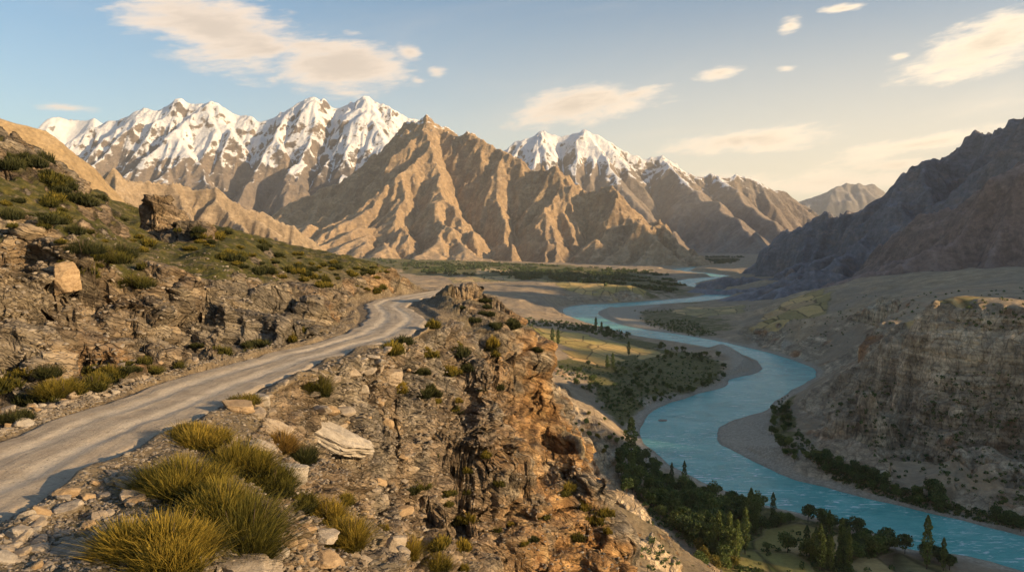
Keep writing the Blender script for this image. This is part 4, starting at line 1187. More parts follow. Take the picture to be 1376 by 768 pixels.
# ================================================================== SKY, SUN, AIR, CAMERA
def build_world():
    w = bpy.data.worlds.new('World'); sc.world = w; w.use_nodes = True
    nt = w.node_tree; nt.nodes.clear(); n = NB(nt)
    out = n.N.new('ShaderNodeOutputWorld'); bg = n.N.new('ShaderNodeBackground'); n.L.new(bg.outputs[0], out.inputs[0])
    sky = n.N.new('ShaderNodeTexSky'); sky.sky_type = 'NISHITA'; sky.sun_disc = False
    sky.sun_elevation = R(SUN_EL); sky.sun_rotation = R(SUN_AZ); sky.altitude = 1800; sky.air_density = 1.3; sky.dust_density = 1.2; sky.ozone_density = 2.5
    v = n.N.new('ShaderNodeTexCoord').outputs['Generated']
    s = n.sep(v)
    az = n.math('ARCTAN2', s[0], s[1]); el = n.math('ARCSINE', s[2])
    # thick streaky noise in cloud space
    cv = n.comb(n.math('MULTIPLY', az, 9.), n.math('MULTIPLY', n.math('ADD', el, n.math('MULTIPLY', az, -.12)), 34.), 0)
    nz = n.noise(cv, 1.0, 8, .60, .5)
    nf = n.noise(cv, 2.6, 6, .6, .3)
    def cloud(px, py, wx, wy, rot=0., k=1.):
        a, b = rdir(px, py); a0 = math.atan(a); e0 = math.atan(b / math.hypot(1, a))
        dx = n.math('SUBTRACT', az, a0); dy = n.math('SUBTRACT', el, e0)
        c_, s_ = math.cos(rot), math.sin(rot)
        u = n.math('DIVIDE', n.math('ADD', n.math('MULTIPLY', dx, c_), n.math('MULTIPLY', dy, s_)), wx / F)
        w_ = n.math('DIVIDE', n.math('SUBTRACT', n.math('MULTIPLY', dy, c_), n.math('MULTIPLY', dx, s_)), wy / F)
        d = n.math('SQRT', n.math('ADD', n.math('MULTIPLY', u, u), n.math('MULTIPLY', w_, w_)))
        return n.math('MULTIPLY', n.mapr(d, 0, 1.35, 1, 0, smooth=False), k)
    cl = [cloud(285, 40, 130, 50, -.24, 1.25), cloud(455, 88, 115, 40, -.08, 1.25), cloud(350, 62, 60, 30, -.2, 1.1), cloud(550, 70, 24, 14, -.3, .95), cloud(586, 97, 17, 9, 0, .95), cloud(560, 107, 15, 7, 0, .9), cloud(775, 143, 125, 27, .10, 1.15), cloud(850, 128, 50, 12, .2, 1.), cloud(1012, 187, 115, 20, .06, 1.05),
          cloud(990, 190, 30, 18, 0, 1.2), cloud(966, 98, 34, 10, .1, .95), cloud(1325, 62, 105, 32, .26, 1.15), cloud(1062, 34, 18, 12, .3, .9), cloud(1132, 11, 30, 6, 0, .8), cloud(1058, 92, 17, 6, 0, .85), cloud(1210, 76, 16, 6, 0, .85),
          cloud(1230, 195, 130, 14, .16, .9), cloud(1200, 222, 60, 10, .05, .9), cloud(330, 15, 130, 20, -.15, .55), cloud(90, 145, 40, 7, 0, .7), cloud(1100, 245, 260, 22, 0, .75)]
    m = cl[0]
    for c in cl[1:]: m = n.math('MAXIMUM', m, c)
    nh = n.noise(cv, 6.5, 5, .6, .3)
    nn = n.math('ADD', n.math('MULTIPLY', nz, .5), n.math('ADD', n.math('MULTIPLY', nf, .3), n.math('MULTIPLY', nh, .2)))
    d = n.math('ADD', m, n.math('MULTIPLY', n.math('SUBTRACT', nn, .50), 2.6))
    d = n.math('MULTIPLY', d, n.mapr(m, 0, .25))
    f = n.mapr(d, .22, .85, 0, .86)
    # veil of thin high cloud
    veil = n.math('MULTIPLY', n.mapr(n.noise(n.comb(n.math('MULTIPLY', az, 2.2), n.math('MULTIPLY', n.math('ADD', el, n.math('MULTIPLY', az, -.1)), 8.), 0), 1.0, 6, .6, .8), .48, .75), .30)
    f = n.math('MAXIMUM', f, n.math('MULTIPLY', veil, n.mapr(az, -.3, .45, .25, 1)))
    dense = n.mapr(n.math('SUBTRACT', d, n.math('MULTIPLY', nf, .5)), .25, .95)
    rightw = n.mapr(az, -.2, .6)
    lit = n.mix(rightw, CLOUD_L, CLOUD_R)
    core = n.mix(rightw, tuple(x * .72 for x in CLOUD_L), tuple(x * .66 for x in CLOUD_R))
    cc = n.mix(dense, lit, core)
    # golden air low in the direction of the sun
    g = n.math('MULTIPLY', n.mapr(el, .0, .36, 1, 0), n.mapr(az, -.55, .55, .25, 1))
    skc = n.mix(1, sky.outputs[0], SKY_TINT, 'MULTIPLY')
    skc = n.mix(n.math('MULTIPLY', g, .75), skc, GLOW)
    c = n.mix(f, skc, cc)
    # below the horizon the same air, so nothing lights from underneath
    n.L.new(c, bg.inputs[0]); bg.inputs[1].default_value = SKY_STRENGTH
    return w


SKY_STRENGTH = .105
SKY_TINT = (.52, .70, .74)
CLOUD_L = (6.0, 4.8, 3.7)
CLOUD_R = (7.6, 6.2, 4.5)
GLOW = (7.2, 5.7, 3.9)


def build_light():
    build_world()
    L = bpy.data.lights.new('sun', 'SUN'); L.energy = 4.7; L.angle = R(.6); L.color = (1.0, .71, .39)
    o = bpy.data.objects.new('sun', L); col.objects.link(o)
    from mathutils import Vector
    d = Vector((math.sin(R(SUN_AZ)) * math.cos(R(SUN_EL)), math.cos(R(SUN_AZ)) * math.cos(R(SUN_EL)), math.sin(R(SUN_EL))))
    o.rotation_euler = d.to_track_quat('Z', 'Y').to_euler()
    o.location = (200, 100, 400)


def build_haze():
    m = bpy.data.materials.new('air'); m.use_nodes = True; nt = m.node_tree; nt.nodes.clear()
    out = nt.nodes.new('ShaderNodeOutputMaterial'); v = nt.nodes.new('ShaderNodeVolumePrincipled')
    v.inputs['Density'].default_value = HAZE; v.inputs['Color'].default_value = (.93, .90, .86, 1); v.inputs['Anisotropy'].default_value = .1
    nt.links.new(v.outputs[0], out.inputs['Volume'])
    x0, x1, y0, y1, z0, z1 = -14000, 16000, -3000, 23000, -60, 2300
    V = np.array([(x, y, z) for z in (z0, z1) for y in (y0, y1) for x in (x0, x1)], float)
    Q = np.array([(0, 2, 3, 1), (4, 5, 7, 6), (0, 1, 5, 4), (2, 6, 7, 3), (0, 4, 6, 2), (1, 3, 7, 5)])
    link('haze', mesh_np('haze', V, Q, m, smooth=False), kind='stuff')


HAZE = 2.6e-5


def build_camera():
    c = bpy.data.cameras.new('camera'); c.sensor_width = 36; c.lens = 36 * F / 1376; c.clip_end = 80000; c.clip_start = .3
    o = bpy.data.objects.new('camera', c); col.objects.link(o)
    o.location = (0, 0, CZ); o.rotation_euler = (math.pi / 2 - PITCH, 0, 0); sc.camera = o
    sc.view_settings.view_transform = 'Standard'; sc.view_settings.look = 'None'; sc.view_settings.gamma = 1; sc.view_settings.use_curve_mapping = False
    sc.view_settings.exposure = EXPOSURE
    cy = sc.cycles
    cy.use_denoising = True; cy.max_bounces = 4; cy.diffuse_bounces = 2; cy.glossy_bounces = 2; cy.transmission_bounces = 2; cy.volume_bounces = 0; cy.transparent_max_bounces = 4
    cy.use_adaptive_sampling = True; cy.adaptive_threshold = .02; cy.caustics_reflective = False; cy.caustics_refractive = False
    sc.render.use_persistent_data = False


EXPOSURE = 0.95


# ================================================================== PLANTS, STONES, TREES
def blades(n, W, D, H, rng, bw=.035, lean=.55, segs=3, clump=.35, dome=.75):
    """upright, slightly curved shoots springing from a low dome"""
    a = rng.random(n) * 2 * np.pi; q = np.sqrt(rng.random(n))
    lump = 1 + clump * np.sin(a * 3 + rng.random() * 6) * .5 + clump * .5 * np.sin(a * 7 + rng.random() * 6)
    q *= lump
    bx = q * np.cos(a) * W / 2 * .72; by = q * np.sin(a) * D / 2 * .72
    top = H * (1 - dome * np.clip(q, 0, 1) ** 2.2) * (.62 + .45 * rng.random(n))
    la = a + rng.normal(0, 1.2, n); le = lean * (.25 + q) * rng.random(n) * H
    bh = top * rng.random(n) * .35
    dead = rng.random(n) < .16
    la = np.where(dead, la + rng.normal(0, 1.2, n), la); le = np.where(dead, le * 1.8 + .1 * H, le)
    V = []; T = []
    wdir = rng.random(n) * np.pi
    for k in range(segs + 1):
        t = k / segs
        x = bx + np.cos(la) * le * t ** 1.4 + rng.normal(0, .010, n); y = by + np.sin(la) * le * t ** 1.4 + rng.normal(0, .010, n)
        z = bh + (top - bh) * t - .08
        w = bw * (1 - .8 * t) * (.7 + .6 * 1)
        V.append(np.stack([x - np.cos(wdir) * w, y - np.sin(wdir) * w, z], 1)); V.append(np.stack([x + np.cos(wdir) * w, y + np.sin(wdir) * w, z], 1))
        T += [np.full(n, t) * (.35 + .65 * q.clip(0, 1))] * 2 if False else [np.full(n, t)] * 2
    V = np.stack(V, 1); m = 2 * (segs + 1)
    T = [np.where(dead, .0, t) for t in T]
    i = np.arange(n)[:, None] * m
    Q = np.concatenate([i + np.array([[2 * k, 2 * k + 1, 2 * k + 3, 2 * k + 2]]) for k in range(segs)], 0)
    return V.reshape(-1, 3), Q, np.stack(T, 1).ravel()


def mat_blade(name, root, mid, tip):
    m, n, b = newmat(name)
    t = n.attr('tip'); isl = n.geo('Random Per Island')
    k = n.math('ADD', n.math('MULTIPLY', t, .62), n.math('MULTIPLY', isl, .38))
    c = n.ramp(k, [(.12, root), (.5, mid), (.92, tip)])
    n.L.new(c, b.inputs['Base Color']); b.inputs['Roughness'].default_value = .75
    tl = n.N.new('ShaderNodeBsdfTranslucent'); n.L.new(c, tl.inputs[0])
    ms = n.N.new('ShaderNodeMixShader'); ms.inputs[0].default_value = .3
    n.L.new(b.outputs[0], ms.inputs[1]); n.L.new(tl.outputs[0], ms.inputs[2])
    out = [x for x in n.N if x.type == 'OUTPUT_MATERIAL'][0]; n.L.new(ms.outputs[0], out.inputs[0])
    return m


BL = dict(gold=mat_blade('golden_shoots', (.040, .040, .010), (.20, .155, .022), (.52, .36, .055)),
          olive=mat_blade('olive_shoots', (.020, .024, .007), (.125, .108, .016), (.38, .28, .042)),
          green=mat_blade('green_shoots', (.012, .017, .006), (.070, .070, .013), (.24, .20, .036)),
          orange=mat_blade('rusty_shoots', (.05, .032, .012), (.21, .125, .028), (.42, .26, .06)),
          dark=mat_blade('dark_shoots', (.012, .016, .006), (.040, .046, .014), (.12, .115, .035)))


def tube(p0, p1, r0, r1, sides=5):
    p0 = np.array(p0, float); p1 = np.array(p1, float); d = p1 - p0; d /= np.linalg.norm(d)
    u = np.cross(d, [0.3, 1, .2]); u /= np.linalg.norm(u); v = np.cross(d, u)
    a = np.arange(sides) / sides * 2 * np.pi
    ring = np.cos(a)[:, None] * u + np.sin(a)[:, None] * v
    V = np.vstack([p0 + ring * r0, p1 + ring * r1]); i = np.arange(sides); j = (i + 1) % sides
    return V, np.stack([i, j, j + sides, i + sides], 1)


def merge(parts):
    V = []; Q = []; o = 0
    for v, q in parts:
        V.append(v); Q.append(q + o); o += len(v)
    return np.vstack(V), np.vstack(Q)


def stems_mesh(W, H, rng, k=9):
    ps = []
    for _ in range(k):
        a = rng.random() * 6.28; q = rng.random() * W * .3
        ps.append(tube((q * .3 * math.cos(a), q * .3 * math.sin(a), -.15), (q * math.cos(a), q * math.sin(a), H * .55), .025, .008))
    V, Q = merge(ps)
    return mesh_np('stem', V, Q, MT['bark'])


def rock_mesh(seed, sx=1., sy=.8, sz=.6, sub=4, mat=None, rough=.05, planes=11, layers=0.):
    rng = np.random.default_rng(seed)
    import bmesh
    bm = bmesh.new(); bmesh.ops.create_icosphere(bm, subdivisions=sub, radius=1)
    V = np.array([v.co[:] for v in bm.verts]); Fc = np.array([[v.index for v in f.verts] for f in bm.faces]); bm.free()
    n = rng.normal(size=(planes, 3)); n /= np.linalg.norm(n, axis=1)[:, None]
    n = np.vstack([n, [[0, 0, 1], [0, 0, -1]]]); dd = .62 + .30 * rng.random(len(n))
    dirs = V / np.linalg.norm(V, axis=1)[:, None]
    dt = dirs @ n.T
    rr = np.where(dt > .05, dd / np.maximum(dt, .05), 9).min(1); rr = np.minimum(rr, 1.15)
    P = dirs * rr[:, None]
    if layers:
        b, g, _ = blocks(P[:, 0] * 1.0, P[:, 1], P[:, 2] + .25 * P[:, 0], .22, .9, seed % 7 + 1, .25)
        P = P * (1 + layers * b[:, None])
    P = P * (1 + rough * fbm3(P[:, 0] * 3 + seed, P[:, 1] * 3, P[:, 2] * 3, 4)[:, None])
    P = P * np.array([sx, sy, sz])
    me = mesh_np('stone', P, Fc, mat or MT['stone'], smooth=False)
    return me


def leaf_quads(C, size, rng, nrm_bias=None):
    n = len(C)
    a = rng.normal(size=(n, 3)); a /= np.linalg.norm(a, axis=1)[:, None]
    b = rng.normal(size=(n, 3)); b -= (b * a).sum(1)[:, None] * a; b /= np.linalg.norm(b, axis=1)[:, None]
    s = (size * (.6 + .8 * rng.random(n)))[:, None]
    V = np.stack([C - a * s - b * s * .6, C + a * s - b * s * .6, C + a * s * .8 + b * s * .7, C - a * s * .7 + b * s * .6], 1).reshape(-1, 3)
    return V, np.arange(4 * n).reshape(-1, 4)


def crown_round(rng, H=8., W=8., n=1100, leaf=.33):
    k = 11
    cs = []; 
    for _ in range(k):
        a = rng.random() * 6.28; q = rng.random() ** .5 * W * .30
        cs.append((q * math.cos(a), q * math.sin(a), H * (.42 + .36 * rng.random()), W * (.15 + .13 * rng.random())))
    cs.append((0, 0, H * .72, W * .24))
    cs = np.array(cs)
    i = rng.integers(0, len(cs), n); d = rng.normal(size=(n, 3)); d /= np.linalg.norm(d, axis=1)[:, None]
    rad = cs[i, 3] * (.55 + .5 * rng.random(n) ** .5)
    C = cs[i, :3] + d * rad[:, None] * np.array([1, 1, .85])
    return leaf_quads(C, leaf, rng)


def crown_poplar(rng, H=18., W=3.2, n=1100, leaf=.30):
    t = rng.random(n) ** .85; z = H * (.10 + .90 * t)
    prof = np.sin(np.pi * np.clip(t * .86 + .12, 0, 1)) ** .7 * (1 + .25 * np.sin(t * 19 + rng.random() * 6) + .18 * np.sin(t * 43))
    a = rng.random(n) * 6.28; q = (.45 + .6 * rng.random(n) ** .5) * prof * W / 2
    C = np.stack([q * np.cos(a), q * np.sin(a), z], 1)
    return leaf_quads(C, leaf, rng)


def trunk_mesh(rng, H, r, limbs=4, W=3.):
    ps = [tube((0, 0, -.6), (rng.normal(0, .1), rng.normal(0, .1), H * .75), r, r * .3, 7)]
    for _ in range(limbs):
        a = rng.random() * 6.28; z = H * (.2 + .25 * rng.random())
        ps.append(tube((0, 0, z), (math.cos(a) * W * .3, math.sin(a) * W * .3, z + H * .28), r * .45, r * .12, 5))
    V, Q = merge(ps)
    return mesh_np('trunk', V, Q, MT['bark'])


def shrub_blades(n, W, D, H, rng, bw, lean):
    """a scrub bush: several uneven clumps of shoots grown into one"""
    k = 7; Vs = []; Qs = []; Ts = []; off = 0
    for i in range(k):
        a = i / k * 6.28 + rng.normal(0, .4); q = 0 if i == 0 else .30 + .10 * rng.random()
        w = (.50 if i == 0 else .34 + .16 * rng.random()); hh = H * (1.0 if i == 0 else .55 + .42 * rng.random())
        V, Q, T = blades(n // k, W * w * 1.25, D * w * 1.25, hh, rng, bw=bw, lean=lean * .8, dome=.45)
        V = V + np.array([math.cos(a) * q * W, math.sin(a) * q * D, 0])
        Vs.append(V); Qs.append(Q + off); Ts.append(T * (.75 + .25 * hh / H)); off += len(V)
    return np.vstack(Vs), np.vstack(Qs), np.concatenate(Ts)


class Ground:
    """finds where a sight line meets the finished terrain"""
    def __init__(s, P):
        V = P.reshape(-1, 3).astype(np.float64)
        c, sn = math.cos(PITCH), math.sin(PITCH)
        x, y, z = V[:, 0], V[:, 1], V[:, 2] - CZ
        f = y * c - z * sn; u = y * sn + z * c
        ok = f > 1
        s.V = V[ok]; s.px = 688 + F * x[ok] / f[ok]; s.py = 384 - F * u[ok] / f[ok]; s.f = f[ok]
        m = (s.px > -60) & (s.px < 1436) & (s.py > -20) & (s.py < 830)
        s.V = s.V[m]; s.px = s.px[m]; s.py = s.py[m]; s.f = s.f[m]
        # coarse depth buffer
        cell = 2.0; s.cell = cell; s.w = int(1500 / cell) + 2; s.h = int(860 / cell) + 2
        ix = ((s.px + 60) / cell).astype(int); iy = ((s.py + 20) / cell).astype(int)
        s.key = iy * s.w + ix
        o = np.lexsort((s.f, s.key)); k = s.key[o]
        first = np.append(True, k[1:] != k[:-1])
        s.best = np.full(s.w * s.h, -1, dtype=np.int64); s.best[k[first]] = o[first]
        s.ord = o; s.ks = k
    def hit(s, px, py):
        for dy in (0, 1, -1, 2):
            for dx in (0, 1, -1):
                i = int((py + 20) / s.cell) + dy; j = int((px + 60) / s.cell) + dx
                if 0 <= i < s.h and 0 <= j < s.w and s.best[i * s.w + j] >= 0:
                    return s.V[s.best[i * s.w + j]]
        return None


_PT = {}
def pt_in(poly, rng):
    key = id(poly)
    if key not in _PT or not len(_PT[key][0]):
        xs = [p[0] for p in poly]; ys = [p[1] for p in poly]
        x = rng.uniform(min(xs), max(xs), 6000); y = rng.uniform(min(ys), max(ys), 6000)
        m = inside_poly(x, y, poly); _PT[key] = ([*zip(x[m], y[m])], poly)
    return _PT[key][0].pop()


def thing(name, label, cat, loc, group=None, rz=0., s=1.):
    o = bpy.data.objects.new(name, None); col.objects.link(o); o.location = loc; o.rotation_euler = (0, 0, rz)
    o.scale = (s, s, s) if isinstance(s, (int, float)) else s
    o['label'] = label; o['category'] = cat; o.empty_display_size = .2
    if group: o['group'] = group
    return o


def dup(root, loc, rz=0., s=1., label=None, group=None, rot=None):
    r = root.copy(); col.objects.link(r); r.location = loc; r.rotation_euler = rot if rot else (0, 0, rz)
    r.scale = (s, s, s) if isinstance(s, (int, float)) else s
    if label: r['label'] = label
    if group: r['group'] = group
    for ch in list(root.children):
        c = ch.copy(); col.objects.link(c); c.parent = r
    return r


def flat_dist(p): return math.hypot(p[0], p[1], p[2] - CZ)


# px, py of the foot, width px, height px, kind, blades, label
BUSHES = [
    (222, 752, 150, 92, 'gold', 5200, 'large golden shrub nearest the bottom edge, in the gravel'),
    (330, 752, 115, 130, 'green', 5200, 'large dark olive shrub right beside the nearest golden shrub'),
    (246, 662, 120, 74, 'olive', 4600, 'wide yellow-green shrub behind the nearest golden shrub, close to the road edge'),
    (300, 700, 95, 88, 'olive', 3600, 'olive shrub squeezed in the middle of the foreground shrub row'),
    (266, 594, 88, 44, 'gold', 3200, 'yellow shrub at the upper left end of the shrub row by the road'),
    (322, 630, 92, 66, 'olive', 3800, 'tall yellow-green shrub in the upper row of foreground shrubs'),
    (362, 660, 78, 60, 'green', 3200, 'dark green shrub running down from the upper shrub row'),
    (400, 682, 54, 40, 'green', 1800, 'low green shrub at the lower right end of the upper shrub row'),
    (436, 700, 52, 50, 'gold', 2200, 'golden shrub beside the flat grey slab'),
    (470, 732, 50, 62, 'gold', 2200, 'golden shrub leaning down the slope left of the pale upright stone'),
    (380, 605, 36, 46, 'orange', 1500, 'rusty brown shrub between pale boulders above the green shrubs'),
    (330, 541, 52, 24, 'olive', 1300, 'low shrub beside the tan rounded boulder near the road'),
    (405, 622, 46, 44, 'dark', 1700, 'dark green shrub under the big tilted rock slab'),
    (428, 528, 44, 46, 'green', 1700, 'dark green shrub above the big tilted rock slab'),
    (463, 674, 32, 26, 'olive', 900, 'small olive shrub on the gravel right of the big slab'),
    (588, 762, 42, 38, 'olive', 1300, 'rounded green-gold shrub near the bottom edge below the cliff'),
    (551, 748, 26, 50, 'gold', 1000, 'narrow golden shrub right of the pale upright stone'),
    (530, 762, 32, 28, 'gold', 900, 'low golden shrub at the foot of the pale upright stone'),
    (514, 708, 28, 10, 'gold', 500, 'flat yellow tuft above the pale upright stone'),
    (18, 562, 44, 22, 'dark', 1300, 'dark shrub on the uphill road verge at the left edge'),
    (80, 530, 58, 36, 'olive', 1800, 'olive shrub at the foot of the rock wall, second along the verge'),
    (122, 520, 48, 28, 'green', 1400, 'round green shrub at the foot of the rock wall, third along the verge'),
    (150, 502, 40, 22, 'olive', 1100, 'olive shrub on the verge below the pale rock face'),
    (202, 498, 46, 16, 'green', 1000, 'low spreading shrub on the uphill verge'),
    (238, 490, 42, 15, 'green', 1000, 'low dark shrub along the uphill verge right of its twin'),
    (338, 472, 34, 12, 'green', 700, 'small green shrub on the uphill verge halfway to the bend'),
    (60, 505, 40, 26, 'dark', 1000, 'dark shrub in a notch of the rock wall above the verge'),
    (96, 312, 62, 30, 'dark', 1300, 'dark green shrub on the grassy slope under the skyline rocks'),
    (140, 352, 70, 34, 'green', 1500, 'broad green shrub in the middle of the grassy hollow'),
    (178, 384, 58, 28, 'green', 1300, 'bright green shrub just below the dark outcrop'),
    (112, 338, 60, 30, 'dark', 1200, 'dark shrub at the upper end of the grassy hollow'),
    (165, 345, 44, 30, 'dark', 1000, 'dark shrub against the left foot of the outcrop'),
    (722, 470, 18, 12, 'dark', 700, 'round dark shrub on the very edge of the cliff'),
    (705, 470, 14, 9, 'green', 500, 'small shrub left of the round one on the cliff edge'),
]
ROCKS = [  # px, py, width px, (aspect y, z), material, tilt, layers, label
    (537, 470, 18, .9, .8, 'stone_pale', (.1, .2, .3), .04, 'white squared block on the outer edge of the road bend'),
    (440, 590, 120, .75, .30, 'stone_pale', (.25, .50, .35), .16, 'big tilted slab of pale layered rock below the road'),
    (520, 510, 44, .8, .7, 'stone', (.1, .1, .4), .12, 'grey weathered boulder below the road edge'),
    (532, 742, 26, .7, 1.5, 'stone_pale', (.1, .2, .4), .04, 'pale upright stone standing on the lower slope'),
    (428, 722, 50, .8, .34, 'stone_pale', (.1, .18, .2), .08, 'flat grey topped slab on the spur beside a golden shrub'),
    (440, 756, 44, .8, .5, 'gold_stone', (.1, .1, .9), .08, 'brown blocks under the flat grey slab'),
    (395, 640, 40, .8, .8, 'stone_pale', (0, .1, .2), .12, 'rounded pale boulder right of the green shrubs'),
    (398, 612, 22, .8, .7, 'stone_pale', (0, .3, .2), .05, 'small pale block above the rounded boulder'),
    (318, 548, 46, .6, .42, 'gold_stone', (.1, .1, 0), .06, 'tan rounded boulder beside the lower road edge'),
    (365, 580, 60, .6, .45, 'stone', (.1, .5, .8), .12, 'long brown boulder leaning down from the road edge'),
    (345, 605, 46, .7, .5, 'stone_pale', (.1, .4, .5), .10, 'pale knobbly boulder among the upper shrubs'),
    (228, 672, 18, .8, .7, 'gold_stone', (0, .2, .4), .04, 'orange stone between the two big golden shrubs'),
    (118, 668, 17, .7, .6, 'gold_stone', (0, .3, .6), .04, 'tan stone on the gravel below the road edge'),
    (112, 742, 18, .8, .9, 'gold_stone', (.2, 0, .1), .04, 'orange stone on the gravel near the bottom left'),
    (320, 772, 130, .5, .22, 'stone_pale', (.05, .05, .1), .12, 'pale layered ledge at the bottom edge below the shrubs'),
    (240, 772, 60, .6, .3, 'stone_pale', (.05, .05, .6), .10, 'pale rock at the bottom edge left of the ledge'),
    (470, 505, 30, .7, .6, 'stone', (.1, .3, .2), .10, 'brown block on the slope under the road, left of the grey boulder'),
    (450, 545, 30, .6, .5, 'stone_pale', (.1, .5, .2), .08, 'pale block on top of the big tilted slab'),
    (500, 480, 26, .7, .3, 'stone', (0, .2, 1), .10, 'thin flat stone on the shoulder above the grey boulder'),
    (86, 385, 34, .8, 1.5, 'gold_stone', (.1, -.15, .3), .06, 'golden upright block standing out of the rock wall'),
    (890, 568, 14, .5, .22, 'stone', (0, 0, .3), .05, 'dark flat rock breaking the river surface'),
    (876, 607, 7, .6, .3, 'stone', (0, 0, .3), .05, 'small dark rock at the river margin'),
]


def plants():
    rng = np.random.default_rng(5)
    GN = Ground(NP); GV = Ground(VP)
    log('ground maps')
    # ---- the named shrubs near the camera
    placed = []
    for i, (px, py, wp, hp, kind, nb, label) in enumerate(BUSHES):
        p = GN.hit(px, min(py, 764))
        if p is None: continue
        if py > 764: p = p.copy(); p[1] -= (py - 764) * .03
        d = flat_dist(p); W = wp * d / F; H = hp * d / F * 1.0
        rg = np.random.default_rng(100 + i)
        V, Q, T = shrub_blades(int(nb * 1.7), W * .80, W * .64, H * .72, rg, max(.010, .24 * d / F), .95)
        g = 'golden and olive shrubs on the foreground spur' if i < 19 else 'shrubs on the uphill side of the road'
        t = thing('shrub', label, 'shrub', tuple(p), g)
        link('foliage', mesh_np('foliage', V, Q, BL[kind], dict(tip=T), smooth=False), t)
        link('stem', stems_mesh(W, H, rg), t)
        placed.append((p[0], p[1], W / 2))
    # ---- stones with a character of their own
    for i, (px, py, wp, ay, az_, mat, tilt, lay, label) in enumerate(ROCKS):
        G = GN if px < 850 else GV
        p = G.hit(px, min(py, 765))
        if p is None: continue
        d = flat_dist(p); W = wp * d / F / 2
        if px > 850: p = p.copy(); p[2] = .1
        me = rock_mesh(300 + i, W, W * ay, W * az_, 5 if wp > 30 else 4, MT[mat], layers=lay)
        o = link('boulder', me, loc=(p[0], p[1], p[2] + W * az_ * .35)); o.rotation_euler = tilt
        o['label'] = label; o['category'] = 'rock'
    log('named shrubs and rocks')
    # ---- scattered hillside shrubs
    variants = []
    for k in range(7):
        rg = np.random.default_rng(400 + k)
        kind = ['olive', 'green', 'dark', 'green', 'gold', 'dark', 'olive'][k]
        V, Q, T = shrub_blades(900, 1.5, 1.3, .62, rg, .026, .8)
        variants.append((mesh_np('foliage', V, Q, BL[kind], dict(tip=T), smooth=False), kind))
    def scatter(poly, n, kinds, label, group, smin, smax, G=GN, name='shrub'):
        for _ in range(n):
            x, y = pt_in(poly, rng); p = G.hit(x, y)
            if p is None: continue
            if abs(p[0] - np.interp(p[1], MC[:, 1], MC[:, 0])) < 3.4 and p[1] < 100 and abs(p[2] - ROADZ) < 1.0: continue
            me, kind = variants[kinds[rng.integers(len(kinds))]]
            s = rng.uniform(smin, smax)
            o = link(name, me, loc=tuple(p)); o.rotation_euler = (0, 0, rng.random() * 6.28); o.scale = (s, s * rng.uniform(.7, 1.), s * rng.uniform(.8, 1.6))
            o['label'] = label; o['category'] = 'shrub'; o['group'] = group
    scatter([(0, 270), (60, 260), (110, 290), (200, 320), (200, 380), (120, 380), (60, 350), (0, 330)], 34, (1, 2, 5, 0), 'small green shrub on the upper left grassy slope', 'small shrubs on the upper left slope', .35, 1.1)
    scatter([(230, 305), (300, 312), (400, 338), (480, 352), (540, 370), (520, 400), (440, 388), (340, 365), (250, 335)], 100, (0, 1, 2, 6), 'small olive tussock on the grassy slope between outcrop and bend', 'tussocks between the outcrop and the bend', .3, 1.1)
    scatter([(0, 200), (60, 220), (110, 260), (190, 290), (190, 310), (60, 260), (0, 240)], 20, (2, 5, 1), 'dark little shrub just below the left skyline', 'shrubs below the left skyline', .8, 1.6)
    scatter([(0, 500), (100, 500), (240, 470), (330, 455), (430, 440), (430, 455), (240, 490), (110, 530), (0, 555)], 26, (0, 1, 5), 'small shrub tucked at the foot of the uphill rock wall', 'shrubs at the foot of the rock wall', .5, 1.1)
    scatter([(500, 470), (560, 450), (600, 420), (640, 440), (690, 460), (680, 540), (600, 560), (540, 540)], 40, (0, 2, 4, 5), 'small shrub on the scree between road and golden cliff', 'shrubs on the scree below the road', .5, 1.2)
    scatter([(560, 600), (700, 560), (760, 640), (830, 690), (840, 765), (600, 765), (520, 700)], 28, (0, 1, 4, 5), 'small shrub clinging to the cliff face', 'shrubs on the cliff face', .5, 1.3)
    scatter([(640, 400), (690, 425), (690, 445), (640, 440), (600, 405)], 12, (2, 5), 'dark little shrub on the far rocky knob past the bend', 'shrubs on the far knob', .5, 1.2)
    log('scattered shrubs')
    # ---- loose stones: the larger ones singly, the rest as gravel
    rv = [rock_mesh(500 + k, .5, .38, .24, 3, MT[['stone', 'stone_pale', 'gold_stone', 'stone'][k % 4]], layers=.05) for k in range(8)]
    def stones(poly, n, smin, smax, label, group):
        for _ in range(n):
            x, y = pt_in(poly, rng); p = GN.hit(x, y)
            if p is None: continue
            if abs(p[0] - np.interp(p[1], MC[:, 1], MC[:, 0])) < 2.9 and p[1] < 100 and abs(p[2] - ROADZ) < .5: continue
            s = rng.uniform(smin, smax) * (1 if rng.random() < .8 else 1.6)
            o = link('stone', rv[rng.integers(len(rv))], loc=(p[0], p[1], p[2] + .05 * s)); o.rotation_euler = (rng.normal(0, .3), rng.normal(0, .3), rng.random() * 6.28); o.scale = (s, s, s)
            o['label'] = label; o['category'] = 'rock'; o['group'] = group
    stones([(0, 700), (150, 620), (230, 640), (200, 680), (120, 765), (0, 765)], 60, .25, .6, 'loose angular stone on the gravel at the bottom left', 'stones at the bottom left')
    stones([(300, 765), (350, 690), (400, 690), (520, 765)], 34, .25, .55, 'loose stone on the spur right of the shrubs', 'stones right of the shrubs')
    stones([(300, 560), (400, 505), (500, 470), (560, 462), (540, 540), (480, 560), (400, 560)], 46, .3, .85, 'angular stone on the slope just below the road', 'stones just below the road')
    stones([(450, 560), (540, 560), (640, 700), (700, 765), (540, 765), (470, 660)], 44, .3, .8, 'angular stone on the lower scree', 'stones on the lower scree')
